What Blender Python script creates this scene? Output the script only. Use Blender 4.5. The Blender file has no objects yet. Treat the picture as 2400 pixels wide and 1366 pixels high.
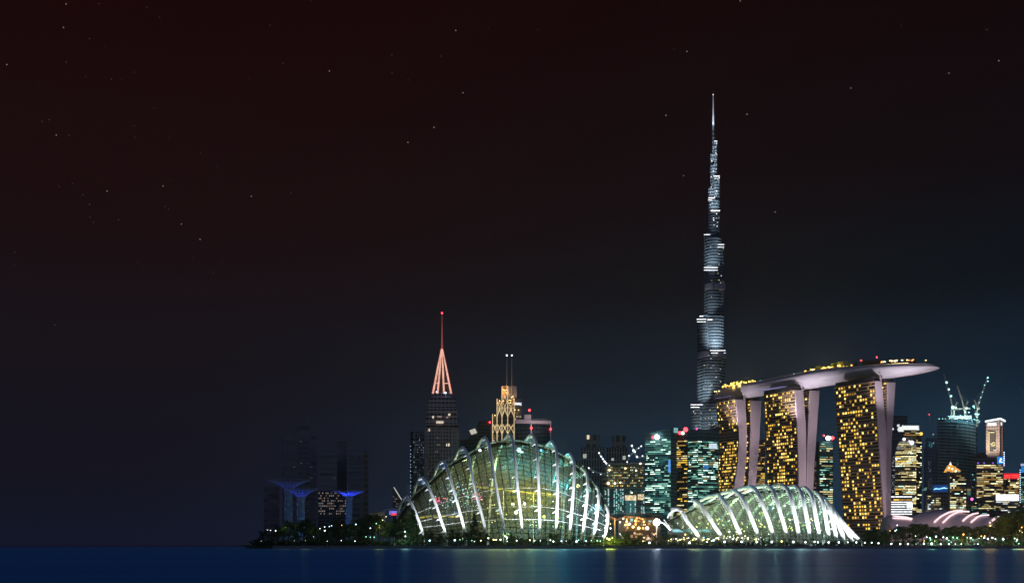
import bpy, math, random
from mathutils import Vector, Matrix
R = math.radians
S = bpy.context.scene
COL = S.collection

# ------------------------------------------------------------------ camera
F, CX, HZ, CZ = 2400.0, 1200.0, 1276.0, 2.25      # focal length, centre column, horizon row (photo pixels), eye height in metres
cam_d = bpy.data.cameras.new('camera')
cam = bpy.data.objects.new('camera', cam_d)
COL.objects.link(cam)
cam.location = (0, 0, CZ)
cam.rotation_euler = (R(90), 0, 0)
cam_d.sensor_width = 36.0
cam_d.lens = 36.0
cam_d.shift_y = (HZ - 683.0) / 2400.0
cam_d.clip_start = 0.5
cam_d.clip_end = 200000
S.camera = cam

# ------------------------------------------------------------------ world: night sky
def lin(c):
    return tuple(((v / 255.0) / 12.92 if v <= 10 else ((v / 255.0 + 0.055) / 1.055) ** 2.4) for v in c) + (1.0,)

W = bpy.data.worlds.new('World')
S.world = W
W.use_nodes = True
nt = W.node_tree
nt.nodes.clear()
def wn(t, **k):
    n = nt.nodes.new(t)
    for a, b in k.items():
        setattr(n, a, b)
    return n
wout = wn('ShaderNodeOutputWorld')
wbg = wn('ShaderNodeBackground')
tc = wn('ShaderNodeTexCoord')
sep = wn('ShaderNodeSeparateXYZ')
nt.links.new(tc.outputs['Generated'], sep.inputs[0])
def wramp(src, stops):
    r = wn('ShaderNodeValToRGB')
    r.color_ramp.interpolation = 'EASE'
    el = r.color_ramp.elements
    while len(el) < len(stops):
        el.new(0.5)
    for e, (p, c) in zip(el, stops):
        e.position = p
        e.color = c
    nt.links.new(src, r.inputs[0])
    return r
right = wramp(sep.outputs[2], [(0.0, lin((30, 56, 83))), (0.10, lin((22, 45, 65))), (0.17, lin((17, 31, 46))), (0.24, lin((13, 17, 22))), (0.34, lin((18, 9, 10))), (0.48, lin((20, 6, 5)))])
left = wramp(sep.outputs[2], [(0.0, lin((21, 25, 43))), (0.08, lin((23, 22, 33))), (0.18, lin((25, 20, 25))), (0.30, lin((29, 13, 12))), (0.46, lin((27, 7, 6)))])
mr = wn('ShaderNodeMapRange')
mr.interpolation_type = 'SMOOTHSTEP'
mr.inputs[1].default_value = -0.36
mr.inputs[2].default_value = 0.42
nt.links.new(sep.outputs[0], mr.inputs[0])
mx = wn('ShaderNodeMix', data_type='RGBA')
nt.links.new(mr.outputs[0], mx.inputs[0])
nt.links.new(left.outputs[0], mx.inputs[6])
nt.links.new(right.outputs[0], mx.inputs[7])
# added glow on the unseen rear sky, warm below blue; fills facades and water
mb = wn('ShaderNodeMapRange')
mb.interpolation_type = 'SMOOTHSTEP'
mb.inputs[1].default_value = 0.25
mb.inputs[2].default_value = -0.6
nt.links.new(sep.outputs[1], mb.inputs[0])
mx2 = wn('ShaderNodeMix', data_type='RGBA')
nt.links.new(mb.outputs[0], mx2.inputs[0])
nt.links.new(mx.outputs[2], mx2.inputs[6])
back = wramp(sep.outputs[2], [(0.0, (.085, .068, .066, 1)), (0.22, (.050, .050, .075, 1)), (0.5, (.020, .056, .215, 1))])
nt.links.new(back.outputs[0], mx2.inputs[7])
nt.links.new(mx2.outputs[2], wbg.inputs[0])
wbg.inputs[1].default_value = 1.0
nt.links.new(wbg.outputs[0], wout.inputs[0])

# added faint fill from behind the viewer, to give the facades form
sd = bpy.data.lights.new('added_fill', 'SUN')
sd.energy = 0.04
sd.angle = R(0.5)
sd.color = (0.8, 0.87, 1.0)
so = bpy.data.objects.new('added_fill', sd)
so.rotation_euler = (R(52), 0, R(-30))
COL.objects.link(so)

S.view_settings.view_transform = 'Standard'
S.view_settings.look = 'None'
S.view_settings.exposure = 0.0
S.view_settings.gamma = 1.0
S.render.engine = 'CYCLES'
S.cycles.max_bounces = 8
S.cycles.transparent_max_bounces = 24
S.cycles.caustics_reflective = False
S.cycles.caustics_refractive = False
S.cycles.sample_clamp_indirect = 4.0
S.cycles.use_denoising = True

# ------------------------------------------------------------------ helpers
def P(px, py, Y):
    return Vector(((px - CX) / F * Y, Y, CZ + (HZ - py) / F * Y))
def X(px, Y):
    return (px - CX) / F * Y
def Z(py, Y):
    return CZ + (HZ - py) / F * Y

ORG = {}
class MB:
    def __init__(s):
        s.v = []; s.f = []; s.m = []
    def poly(s, pts, mi=0):
        b = len(s.v)
        s.v += [Vector(p) for p in pts]
        s.f.append(list(range(b, b + len(pts)))); s.m.append(mi)
    def prism(s, ring, ring2, mi=0, cap=True):
        b = len(s.v); n = len(ring)
        s.v += [Vector(p) for p in ring] + [Vector(p) for p in ring2]
        for i in range(n):
            j = (i + 1) % n
            s.f.append([b + i, b + j, b + n + j, b + n + i]); s.m.append(mi)
        if cap:
            s.f.append([b + i for i in reversed(range(n))]); s.m.append(mi)
            s.f.append([b + n + i for i in range(n)]); s.m.append(mi)
    def box(s, c, u, v, w, mi=0):
        c = Vector(c); u = Vector(u); v = Vector(v); w = Vector(w)
        r = [c - u - v - w, c + u - v - w, c + u + v - w, c - u + v - w]
        s.prism(r, [p + 2 * w for p in r], mi)
    def abox(s, x0, x1, y0, y1, z0, z1, mi=0):
        s.box(((x0 + x1) / 2, (y0 + y1) / 2, (z0 + z1) / 2), ((x1 - x0) / 2, 0, 0), (0, (y1 - y0) / 2, 0), (0, 0, (z1 - z0) / 2), mi)
    def tube(s, pts, rad, n=6, mi=0, closed=False):
        pts = [Vector(p) for p in pts]
        if not isinstance(rad, (list, tuple)):
            rad = [rad] * len(pts)
        b = len(s.v)
        ref = Vector((0, 0, 1))
        for i, p in enumerate(pts):
            t = (pts[min(i + 1, len(pts) - 1)] - pts[max(i - 1, 0)])
            t = t.normalized() if t.length > 1e-9 else Vector((0, 0, 1))
            a = Vector((0, 1, 0)) if abs(t.y) < 0.9 else Vector((1, 0, 0))
            e1 = t.cross(a).normalized(); e2 = t.cross(e1)
            for k in range(n):
                an = 2 * math.pi * (k + .5) / n
                s.v.append(p + (e1 * math.cos(an) + e2 * math.sin(an)) * rad[i])
        for i in range(len(pts) - 1):
            for k in range(n):
                k2 = (k + 1) % n
                s.f.append([b + i * n + k, b + i * n + k2, b + (i + 1) * n + k2, b + (i + 1) * n + k]); s.m.append(mi)
        s.f.append([b + k for k in range(n)]); s.m.append(mi)
        e = b + (len(pts) - 1) * n
        s.f.append([e + k for k in reversed(range(n))]); s.m.append(mi)
    def ball(s, c, r, mi=0, seg=6, ring=4, sz=1.0):
        c = Vector(c); b = len(s.v)
        s.v.append(c + Vector((0, 0, r * sz)))
        for i in range(1, ring):
            th = math.pi * i / ring
            for k in range(seg):
                a = 2 * math.pi * k / seg
                s.v.append(c + Vector((r * math.sin(th) * math.cos(a), r * math.sin(th) * math.sin(a), r * sz * math.cos(th))))
        s.v.append(c - Vector((0, 0, r * sz)))
        for k in range(seg):
            s.f.append([b, b + 1 + k, b + 1 + (k + 1) % seg]); s.m.append(mi)
        for i in range(ring - 2):
            for k in range(seg):
                a = b + 1 + i * seg; k2 = (k + 1) % seg
                s.f.append([a + k, a + seg + k, a + seg + k2, a + k2]); s.m.append(mi)
        e = b + 1 + (ring - 2) * seg
        for k in range(seg):
            s.f.append([e + k, len(s.v) - 1, e + (k + 1) % seg]); s.m.append(mi)
    def lathe(s, c, prof, n=24, mi=0, sx=1.0, sy=1.0):
        # prof: (radius, z) pairs from bottom to top, about the point c (x, y)
        b = len(s.v)
        for r, z in prof:
            for k in range(n):
                a = 2 * math.pi * k / n
                s.v.append(Vector((c[0] + sx * r * math.cos(a), c[1] + sy * r * math.sin(a), z)))
        for i in range(len(prof) - 1):
            for k in range(n):
                k2 = (k + 1) % n
                s.f.append([b + i * n + k, b + i * n + k2, b + (i + 1) * n + k2, b + (i + 1) * n + k]); s.m.append(mi)
        s.f.append([b + k for k in reversed(range(n))]); s.m.append(mi)
        e = b + (len(prof) - 1) * n
        s.f.append([e + k for k in range(n)]); s.m.append(mi)
    def truss(s, p, q, w, bay, r, mi=0):
        # a square lattice beam: four chords with diagonals
        p = Vector(p); q = Vector(q); t = (q - p); L = t.length; t.normalize()
        a = Vector((0, 1, 0)) if abs(t.y) < .9 else Vector((1, 0, 0))
        e1 = t.cross(a).normalized() * w / 2; e2 = t.cross(e1).normalized() * w / 2
        cs = [e1 + e2, e1 - e2, -e1 - e2, -e1 + e2]
        for c in cs:
            s.tube([p + c, q + c], r, 4, mi)
        n = max(1, int(L / bay))
        for i in range(n):
            a0 = p + t * L * i / n; a1 = p + t * L * (i + 1) / n
            for k in range(4):
                s.tube([a0 + cs[k], a1 + cs[(k + 1) % 4]], r * .7, 3, mi)
    def build(s, name, mats, parent=None, smooth=False):
        if not isinstance(mats, (list, tuple)):
            mats = [mats]
        o0 = ORG.get(parent.name, Vector((0, 0, 0))) if parent else Vector((0, 0, 0))
        me = bpy.data.meshes.new(name)
        me.from_pydata([tuple(p - o0) for p in s.v], [], s.f)
        for m in mats:
            me.materials.append(m)
        if len(mats) > 1:
            me.polygons.foreach_set('material_index', s.m)
        if smooth:
            me.polygons.foreach_set('use_smooth', [True] * len(s.f))
        me.update()
        o = bpy.data.objects.new(name, me)
        COL.objects.link(o)
        if parent:
            o.parent = parent
        ORG[o.name] = o0
        return o

def tag(o, label=None, cat=None, group=None, kind=None):
    if label: o['label'] = label
    if cat: o['category'] = cat
    if group: o['group'] = group
    if kind: o['kind'] = kind
    return o
def thing(name, label, cat, loc, group=None):
    o = bpy.data.objects.new(name, None)
    o.empty_display_size = 1
    o.location = loc
    COL.objects.link(o)
    ORG[o.name] = Vector(loc)
    return tag(o, label, cat, group)
def dup(root, loc, label, scale=None, group=None, rz=None):
    r = root.copy(); COL.objects.link(r); r.location = loc
    ORG[r.name] = Vector(loc)
    r['label'] = label
    if group: r['group'] = group
    if scale is not None: r.scale = scale
    if rz is not None: r.rotation_euler = (0, 0, rz)
    for ch in list(root.children):
        c = ch.copy(); COL.objects.link(c); c.parent = r
        for g in ch.children:
            d = g.copy(); COL.objects.link(d); d.parent = c
    return r

# lamps that light the place ------------------------------------------------
def spot(name, loc, aim, watts, col, angle=50, blend=.5, size=.4):
    d = bpy.data.lights.new(name, 'SPOT')
    d.energy = watts; d.color = col; d.spot_size = R(angle); d.spot_blend = blend; d.shadow_soft_size = size
    o = bpy.data.objects.new(name, d)
    o.location = loc
    v = (Vector(aim) - Vector(loc)).normalized()
    o.rotation_euler = v.to_track_quat('-Z', 'Y').to_euler()
    COL.objects.link(o)
    return o
def point(name, loc, watts, col, size=.5):
    d = bpy.data.lights.new(name, 'POINT')
    d.energy = watts; d.color = col; d.shadow_soft_size = size
    o = bpy.data.objects.new(name, d)
    o.location = loc
    COL.objects.link(o)
    return o

# ------------------------------------------------------------------ materials
MATS = {}
def mat(name, col, rough=.6, metal=0.0, spec=.4, noise=.15, nscale=.25):
    if name in MATS: return MATS[name]
    m = bpy.data.materials.new(name); m.use_nodes = True
    t = m.node_tree; b = t.nodes['Principled BSDF']
    b.inputs['Roughness'].default_value = rough
    b.inputs['Metallic'].default_value = metal
    b.inputs['Specular IOR Level'].default_value = spec
    g = t.nodes.new('ShaderNodeNewGeometry'); n = t.nodes.new('ShaderNodeTexNoise')
    n.inputs['Scale'].default_value = nscale; n.inputs['Detail'].default_value = 5
    t.links.new(g.outputs['Position'], n.inputs['Vector'])
    x = t.nodes.new('ShaderNodeMix'); x.data_type = 'RGBA'
    x.inputs[6].default_value = tuple(max(0, c * (1 - noise)) for c in col[:3]) + (1,)
    x.inputs[7].default_value = tuple(min(1, c * (1 + noise)) for c in col[:3]) + (1,)
    t.links.new(n.outputs[0], x.inputs[0]); t.links.new(x.outputs[2], b.inputs['Base Color'])
    MATS[name] = m
    return m
def glow(name, col, strength, sample=False, var=.35, vscale=.6):
    # a lit surface: a lamp, a lit room behind glass, a light strip; uneven as rooms are
    if name in MATS: return MATS[name]
    m = bpy.data.materials.new(name); m.use_nodes = True
    t = m.node_tree; b = t.nodes['Principled BSDF']
    b.inputs['Base Color'].default_value = (.05, .05, .05, 1)
    b.inputs['Roughness'].default_value = .3
    b.inputs['Emission Color'].default_value = tuple(col) + (1,)
    g = t.nodes.new('ShaderNodeNewGeometry'); n = t.nodes.new('ShaderNodeTexNoise')
    n.inputs['Scale'].default_value = vscale; n.inputs['Detail'].default_value = 2
    t.links.new(g.outputs['Position'], n.inputs['Vector'])
    r = t.nodes.new('ShaderNodeMapRange')
    r.inputs[1].default_value = .3; r.inputs[2].default_value = .7
    r.inputs[3].default_value = strength * (1 - var); r.inputs[4].default_value = strength * (1 + var)
    t.links.new(n.outputs[0], r.inputs[0]); t.links.new(r.outputs[0], b.inputs['Emission Strength'])
    m.cycles.emission_sampling = 'AUTO' if sample else 'NONE'
    MATS[name] = m
    return m
def facade(name, wall, glass, fh=3.8, bay=3.0, gv=.6, gh=.8, axis='X', rough=.25):
    # storeys of dark glass between floor edges and mullions
    if name in MATS: return MATS[name]
    m = bpy.data.materials.new(name); m.use_nodes = True
    t = m.node_tree; b = t.nodes['Principled BSDF']
    def N(k): return t.nodes.new(k)
    def math_(op, a, bb):
        q = N('ShaderNodeMath'); q.operation = op
        for i, w in enumerate((a, bb)):
            if isinstance(w, (int, float)): q.inputs[i].default_value = w
            elif w is not None: t.links.new(w, q.inputs[i])
        return q.outputs[0]
    g = N('ShaderNodeNewGeometry'); s = N('ShaderNodeSeparateXYZ')
    t.links.new(g.outputs['Position'], s.inputs[0])
    fz = math_('FRACT', math_('DIVIDE', s.outputs[2], fh), None)
    hor = s.outputs[0] if axis == 'X' else s.outputs[1]
    fx = math_('FRACT', math_('DIVIDE', hor, bay), None)
    msk = math_('MULTIPLY', math_('LESS_THAN', fz, gv), math_('LESS_THAN', fx, gh))
    cell = N('ShaderNodeCombineXYZ')
    t.links.new(math_('FLOOR', math_('DIVIDE', hor, bay), None), cell.inputs[0])
    t.links.new(math_('FLOOR', math_('DIVIDE', s.outputs[2], fh), None), cell.inputs[2])
    wn_ = N('ShaderNodeTexWhiteNoise'); t.links.new(cell.outputs[0], wn_.inputs[0])
    gm = N('ShaderNodeMix'); gm.data_type = 'RGBA'
    gm.inputs[6].default_value = tuple(c * .6 for c in glass) + (1,); gm.inputs[7].default_value = tuple(c * 1.5 for c in glass) + (1,)
    t.links.new(wn_.outputs[0], gm.inputs[0])
    nz = N('ShaderNodeTexNoise'); nz.inputs['Scale'].default_value = .08; nz.inputs['Detail'].default_value = 6
    t.links.new(g.outputs['Position'], nz.inputs['Vector'])
    wm = N('ShaderNodeMix'); wm.data_type = 'RGBA'
    wm.inputs[6].default_value = tuple(c * .75 for c in wall) + (1,); wm.inputs[7].default_value = tuple(c * 1.2 for c in wall) + (1,)
    t.links.new(nz.outputs[0], wm.inputs[0])
    x = N('ShaderNodeMix'); x.data_type = 'RGBA'
    t.links.new(msk, x.inputs[0]); t.links.new(wm.outputs[2], x.inputs[6]); t.links.new(gm.outputs[2], x.inputs[7])
    t.links.new(x.outputs[2], b.inputs['Base Color'])
    rr = N('ShaderNodeMapRange'); rr.inputs[3].default_value = .7; rr.inputs[4].default_value = rough
    t.links.new(msk, rr.inputs[0]); t.links.new(rr.outputs[0], b.inputs['Roughness'])
    MATS[name] = m
    return m
def glass_mat(name, tint, mixv, rough=.15):
    # clear glazing: mostly see-through, a thin milky film that interior lamps light up, and a sheen
    m = bpy.data.materials.new(name); m.use_nodes = True
    t = m.node_tree; t.nodes.clear()
    o = t.nodes.new('ShaderNodeOutputMaterial'); tr = t.nodes.new('ShaderNodeBsdfTransparent')
    tr.inputs[0].default_value = tint + (1,)
    d = t.nodes.new('ShaderNodeBsdfDiffuse'); d.inputs[0].default_value = (.5, .55, .5, 1)
    tl = t.nodes.new('ShaderNodeBsdfTranslucent'); tl.inputs[0].default_value = (.6, .66, .62, 1)
    ad = t.nodes.new('ShaderNodeMixShader'); ad.inputs[0].default_value = .88
    t.links.new(d.outputs[0], ad.inputs[1]); t.links.new(tl.outputs[0], ad.inputs[2])
    g = t.nodes.new('ShaderNodeBsdfGlossy'); g.inputs['Roughness'].default_value = rough; g.inputs[0].default_value = (.8, .9, .95, 1)
    x1 = t.nodes.new('ShaderNodeMixShader'); x1.inputs[0].default_value = mixv
    t.links.new(tr.outputs[0], x1.inputs[1]); t.links.new(ad.outputs[0], x1.inputs[2])
    fr = t.nodes.new('ShaderNodeFresnel'); fr.inputs[0].default_value = 1.3
    x2 = t.nodes.new('ShaderNodeMixShader'); fr.inputs[0].default_value = 1.12
    t.links.new(fr.outputs[0], x2.inputs[0]); t.links.new(x1.outputs[0], x2.inputs[1]); t.links.new(g.outputs[0], x2.inputs[2])
    t.links.new(x2.outputs[0], o.inputs[0])
    return m

WARM = [glow('window amber soft', (1, .52, .10), .40), glow('window amber', (1, .60, .07), 1.25), glow('window amber bright', (1, .70, .18), 2.3)]
YEL = [glow('window yellow soft', (1, .8, .35), .4), glow('window yellow', (1, .85, .40), .95), glow('window yellow bright', (1, .9, .5), 1.7)]
CYAN = [glow('window green soft', (.20, .8, .62), .28), glow('window green', (.42, .95, .75), .8), glow('window pale green bright', (.72, 1, .85), 1.7)]
TEAL = [glow('window teal soft', (.05, .45, .5), .30), glow('window teal', (.3, .85, .85), .8)]
WHITE = [glow('window white soft', (.8, .9, 1), .35), glow('window white', (.9, .95, 1), 1.0), glow('window white bright', (.95, .97, 1), 2.2)]
PINKW = [glow('window dim pink', (1, .6, .55), .12), glow('window dim rose', (1, .7, .6), .26)]
DIM = [glow('window dim blue', (.45, .6, .8), .10), glow('window dim grey', (.8, .8, .85), .2)]
FAINT = [glow('window faint blue', (.45, .5, .7), .035), glow('window faint grey', (.7, .65, .65), .06)]

RED = glow('red beacon', (1, .04, .05), 6, True)
BEACON_W = glow('white flood lamp', (1, .97, .95), 30, True)
STRIP_W = glow('white light strip', (.93, .96, 1), 1.6)

# ------------------------------------------------------------------ the setting
def struct(o):
    o['kind'] = 'structure'
    return o

# water: one sheet to the horizon
mw = bpy.data.materials.new('bay water'); mw.use_nodes = True
t = mw.node_tree; b = t.nodes['Principled BSDF']
b.inputs['Roughness'].default_value = .5
t.nodes.remove(b)
dif = t.nodes.new('ShaderNodeBsdfDiffuse'); dif.inputs[0].default_value = (.0, .33, .54, 1)      # scattering inside deep blue water
gls = t.nodes.new('ShaderNodeBsdfGlossy'); gls.inputs[0].default_value = (.62, .80, 1.0, 1); gls.inputs['Roughness'].default_value = .33
mxw = t.nodes.new('ShaderNodeMixShader')
wg = t.nodes.new('ShaderNodeNewGeometry'); wm = t.nodes.new('ShaderNodeMapping'); wz = t.nodes.new('ShaderNodeTexNoise'); wr = t.nodes.new('ShaderNodeMapRange')
wm.inputs['Scale'].default_value = (.004, .05, 1); wz.inputs['Scale'].default_value = 1.0; wz.inputs['Detail'].default_value = 5; wz.inputs['Roughness'].default_value = .65
wr.inputs[1].default_value = .3; wr.inputs[2].default_value = .7; wr.inputs[3].default_value = .20; wr.inputs[4].default_value = .42   # wind lanes, smoother and rougher water
t.links.new(wg.outputs['Position'], wm.inputs[0]); t.links.new(wm.outputs[0], wz.inputs['Vector']); t.links.new(wz.outputs[0], wr.inputs[0])
wd_ = t.nodes.new('ShaderNodeVectorMath'); wd_.operation = 'DOT_PRODUCT'; t.links.new(wg.outputs['Incoming'], wd_.inputs[0]); t.links.new(wg.outputs['Normal'], wd_.inputs[1])
wf = t.nodes.new('ShaderNodeMapRange'); wf.interpolation_type = 'SMOOTHSTEP'; wf.inputs[1].default_value = 0; wf.inputs[2].default_value = .004; wf.inputs[3].default_value = .6; wf.inputs[4].default_value = 0   # full mirror at the grazing horizon
t.links.new(wd_.outputs['Value'], wf.inputs[0])
wa = t.nodes.new('ShaderNodeMath'); wa.operation = 'ADD'; t.links.new(wr.outputs[0], wa.inputs[0]); t.links.new(wf.outputs[0], wa.inputs[1]); t.links.new(wa.outputs[0], mxw.inputs[0])
t.links.new(dif.outputs[0], mxw.inputs[1]); t.links.new(gls.outputs[0], mxw.inputs[2])
t.links.new(mxw.outputs[0], t.nodes['Material Output'].inputs[0])
g = t.nodes.new('ShaderNodeNewGeometry'); mp = t.nodes.new('ShaderNodeMapping'); nz = t.nodes.new('ShaderNodeTexNoise'); bp = t.nodes.new('ShaderNodeBump')
mp.inputs['Scale'].default_value = (.03, .22, 1)
nz.inputs['Scale'].default_value = 1.0; nz.inputs['Detail'].default_value = 4
bp.inputs['Strength'].default_value = .5; bp.inputs['Distance'].default_value = .15
t.links.new(g.outputs['Position'], mp.inputs[0]); t.links.new(mp.outputs[0], nz.inputs['Vector'])
t.links.new(nz.outputs[0], bp.inputs['Height']); t.links.new(bp.outputs[0], gls.inputs['Normal'])
m_ = MB(); m_.poly([(-90000, -400, 0), (90000, -400, 0), (90000, 150000, 0), (-90000, 150000, 0)])
struct(m_.build('water', mw))

# land: one sheet with a sea wall, reaching far behind the city
m_ = MB()
shore = [(X(588, 606), 606), (X(640, 601), 601), (X(900, 600), 600), (X(1500, 600), 600), (X(2700, 600), 600), (9000, 640), (9000, 9000), (X(560, 9000), 9000), (X(575, 1500), 1500), (X(580, 700), 700)]
m_.prism([(x, y, -1) for x, y in shore], [(x, y, 1.5) for x, y in shore])
GRASS = mat('dark lawn', (.03, .05, .02), .95, nscale=.4, noise=.5)
struct(m_.build('ground', GRASS))
m_ = MB(); m_.abox(X(640, 600), X(2700, 600), 598.6, 599.97, -.5, 1.75)
struct(m_.build('seawall', mat('sea wall stone', (.22, .2, .18), .9, noise=.4)))
m_ = MB(); m_.abox(X(640, 604), X(2700, 604), 600.3, 604, 1.504, 1.56)
struct(m_.build('path', mat('promenade paving', (.2, .19, .18), .85)))

# stars ----------------------------------------------------------------------
random.seed(5)
star_px = [(155, 10, 3), (232, 9, 2), (149, 65, 3), (16, 152, 3), (155, 146, 2), (210, 91, 2), (247, 110, 1), (201, 180, 1), (261, 186, 2), (315, 170, 1), (374, 41, 1), (99, 285, 2), (115, 281, 2), (132, 317, 3), (162, 317, 1), (314, 295, 1), (316, 322, 1), (397, 322, 1), (361, 253, 1), (421, 260, 1), (470, 360, 2), (584, 183, 1), (555, 246, 1), (251, 448, 3), (210, 479, 2), (170, 430, 1), (382, 436, 3), (397, 422, 1), (387, 484, 1), (395, 490, 1), (425, 525, 3), (278, 515, 2), (211, 509, 1), (469, 561, 3), (33, 621, 1), (323, 615, 1), (337, 622, 1), (589, 460, 3), (509, 390, 1), (452, 604, 1), (520, 616, 1), (129, 761, 2),
 (1068, 72, 3), (1259, 70, 2), (1145, 66, 1), (772, 167, 3), (663, 149, 2), (918, 130, 2), (1033, 132, 2), (1085, 218, 3), (1017, 299, 3), (956, 334, 3), (836, 291, 1), (957, 188, 2), (919, 172, 1), (682, 453, 2), (747, 434, 2), (1580, 116, 2), (1610, 121, 3), (1508, 155, 1), (1561, 271, 4), (1751, 268, 4), (2112, 60, 2), (2341, 143, 4), (2224, 172, 3), (1994, 207, 3), (1895, 153, 1), (1735, 3, 3), (2199, 355, 1), (1602, 412, 3), (1603, 548, 2), (1817, 497, 4), (1902, 556, 2), (1786, 700, 3), (1966, 661, 1), (2205, 713, 1), (2127, 448, 2), (2306, 466, 2), (1985, 477, 2), (2363, 370, 2), (1836, 412, 1), (662, 549, 2), (499, 639, 2), (843, 775, 1), (1036, 519, 1), (1116, 535, 1), (1079, 534, 1), (1425, 594, 1), (1320, 730, 1), (1374, 467, 1), (2313, 70, 2), (1971, 100, 1), (633, 60, 2), (1556, 14, 2)]
for k in range(130):
    star_px.append((random.uniform(0, 2400), random.uniform(0, 760), random.choice((.5, .5, .7, 1))))
ms = MB(); SD = 60000.0
for px, py, sz in star_px:
    ms.ball(P(px, py, SD), 17 + 5.5 * sz, 0 if sz < 1 else (1 if sz < 2.5 else 2), 5, 3)
tag(ms.build('stars', [glow('faint star', (.55, .32, .32), .07, var=0), glow('star', (.85, .55, .5), .16, var=0), glow('bright star', (1, .72, .66), .36, var=0)]), kind='stuff')

# ------------------------------------------------------------------ buildings
def plan_pts(plan, depth):
    pts = [(X(px, Y), Y) for px, Y in plan]
    fa, fb = (pts[-1][1] + depth) / pts[-1][1], (pts[0][1] + depth) / pts[0][1]
    return pts + [(pts[-1][0] * fa, pts[-1][1] + depth), (pts[0][0] * fb, pts[0][1] + depth)]      # plans widen a little to the rear
def block(plan, tops, depth, zb=None):
    # a building mass: plan = visible corners (column, distance) left to right, tops = roof row at each corner
    if not isinstance(tops, (list, tuple)): tops = [tops] * len(plan)
    pts = plan_pts(plan, depth)
    zt = [Z(t_, Y) for t_, (px, Y) in zip(tops, plan)]
    zt = zt + [zt[-1], zt[0]]
    zb = 1.4 if zb is None else zb
    m = MB(); m.prism([(x, y, zb) for x, y in pts], [(x, y, z) for (x, y), z in zip(pts, zt)])
    return m
def bld(name, label, plan, tops, depth, wall, cat='building', group=None, part='wall', zb=None):
    Y = sum(p[1] for p in plan) / len(plan); px = sum(p[0] for p in plan) / len(plan)
    root = thing(name, label, cat, (X(px, Y), Y + depth / 2, 1.5), group)
    block(plan, tops, depth, zb).build(part, wall, root)
    return root

def rects_to_windows(root, items, keep=70, name='window'):
    # items: (centre, half-width vector, half-height vector, out vector, material); the largest become parts, the rest one part
    items.sort(key=lambda q: -q[1].length * q[2].length)
    for c, u, v, w, m in items[:keep]:
        q = MB(); q.box(c, u, v, w); q.build(name, m, root)
    rest = items[keep:]
    if rest:
        ms_ = []
        q = MB()
        for c, u, v, w, m in rest:
            if m not in ms_: ms_.append(m)
            q.box(c, u, v, w, ms_.index(m))
        o = q.build('far_windows', ms_, root); o['kind'] = 'stuff'

def grid(root, A, B, y0, y1, rows, cols, p, mats, wf=.7, hf=.46, seed=1, strip=False, items=None, rowvar=.0, keep=70, out=.25, wts=None):
    # lit windows on the face from corner A to corner B (column, distance), between photo rows y0 (top) and y1 measured at A's distance
    rnd = random.Random(seed)
    a = Vector((X(A[0], A[1]), A[1], 0)); b_ = Vector((X(B[0], B[1]), B[1], 0))
    d = b_ - a; L = d.length; e = d.normalized(); n = Vector((e.y, -e.x, 0))
    Ym = (A[1] + B[1]) / 2
    z0 = Z(y0, Ym); z1 = Z(y1, Ym)
    res = [] if items is None else items
    cw = L / cols; rh = (z0 - z1) / rows
    for r in range(rows):
        z = z0 - (r + .5) * rh
        pr = p if not rowvar else max(0, min(1, p + rnd.uniform(-rowvar, rowvar)))
        lit = []
        st = rnd.random() < pr
        for c in range(cols):
            if strip:
                if rnd.random() < .45: st = rnd.random() < pr
                lit.append(st)
            else:
                lit.append(rnd.random() < pr)
        c = 0
        while c < cols:
            if not lit[c]:
                c += 1; continue
            c2 = c
            if strip:
                while c2 + 1 < cols and lit[c2 + 1] and c2 - c < 3: c2 += 1
            m = rnd.choices(mats, wts)[0] if wts else rnd.choice(mats)
            w = (c2 - c + 1) * cw - cw * (1 - wf)
            cen = a + e * ((c + c2 + 1) / 2 * cw) + n * (out / 2 + .02); cen.z = z
            res.append((cen, e * (w / 2), Vector((0, 0, rh * hf / 2)), n * (out / 2), m))
            c = c2 + 1
    if items is None:
        rects_to_windows(root, res, keep)
    return res

def beacon(root, px, py, Y, r=1.2, m=None, name='beacon', pole=None):
    q = MB(); c = P(px, py, Y); q.ball(c, r, 0, 8, 6); o = q.build(name, m or RED, root, True)
    return o

dark_glass = facade('dark tower glass', (.05, .055, .07), (.012, .018, .028), 4, 3, .62, .85)
# EOF-PART1
# ---- far left, dim residential blocks
fl = facade('dim apartment block', (.185, .15, .15), (.140, .122, .122), 6.5, 16, .55, .9)
fl2 = facade('dim banded block', (.215, .19, .19), (.120, .108, .11), 7.2, 60, .5, .93)
o = bld('apartment_tower', 'very dim apartment tower with thin roof masts behind the pair of blue supertrees', [(661, 1300), (742, 1300)], 1019, 30, fl)
block([(690, 1303), (728, 1303)], 992, 20, Z(1019, 1300)).build('roof_block', fl, o)
for px, py in ((722, 969), (757 - 20, 972)):
    q = MB(); q.tube([P(px, 1000, 1310), P(px, py, 1310)], [.35, .2]); q.build('roof_mast', mat('mast grey', (.25, .25, .27)), o)
grid(o, (661, 1300), (742, 1300), 1030, 1200, 20, 10, .05, FAINT, .5, .3, 3)
o = bld('apartment_tower', 'dim grey tower with horizontal bands left of the single blue supertree', [(751, 1250), (789, 1250)], 1058, 26, fl2)
grid(o, (751, 1250), (789, 1250), 1065, 1150, 10, 6, .06, FAINT, .5, .3, 4)
o = bld('apartment_tower', 'dark slim tower rising between two banded grey towers', [(790, 1290), (813, 1290)], 1034, 26, fl)
grid(o, (790, 1290), (813, 1290), 1036, 1100, 8, 4, .15, FAINT, .5, .3, 5)
o = bld('apartment_tower', 'grey tower with light bands and dark side standing behind the single blue supertree', [(816, 1240), (853, 1240), (863, 1246)], 1056, 28, fl2)
m_ = MB()
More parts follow.
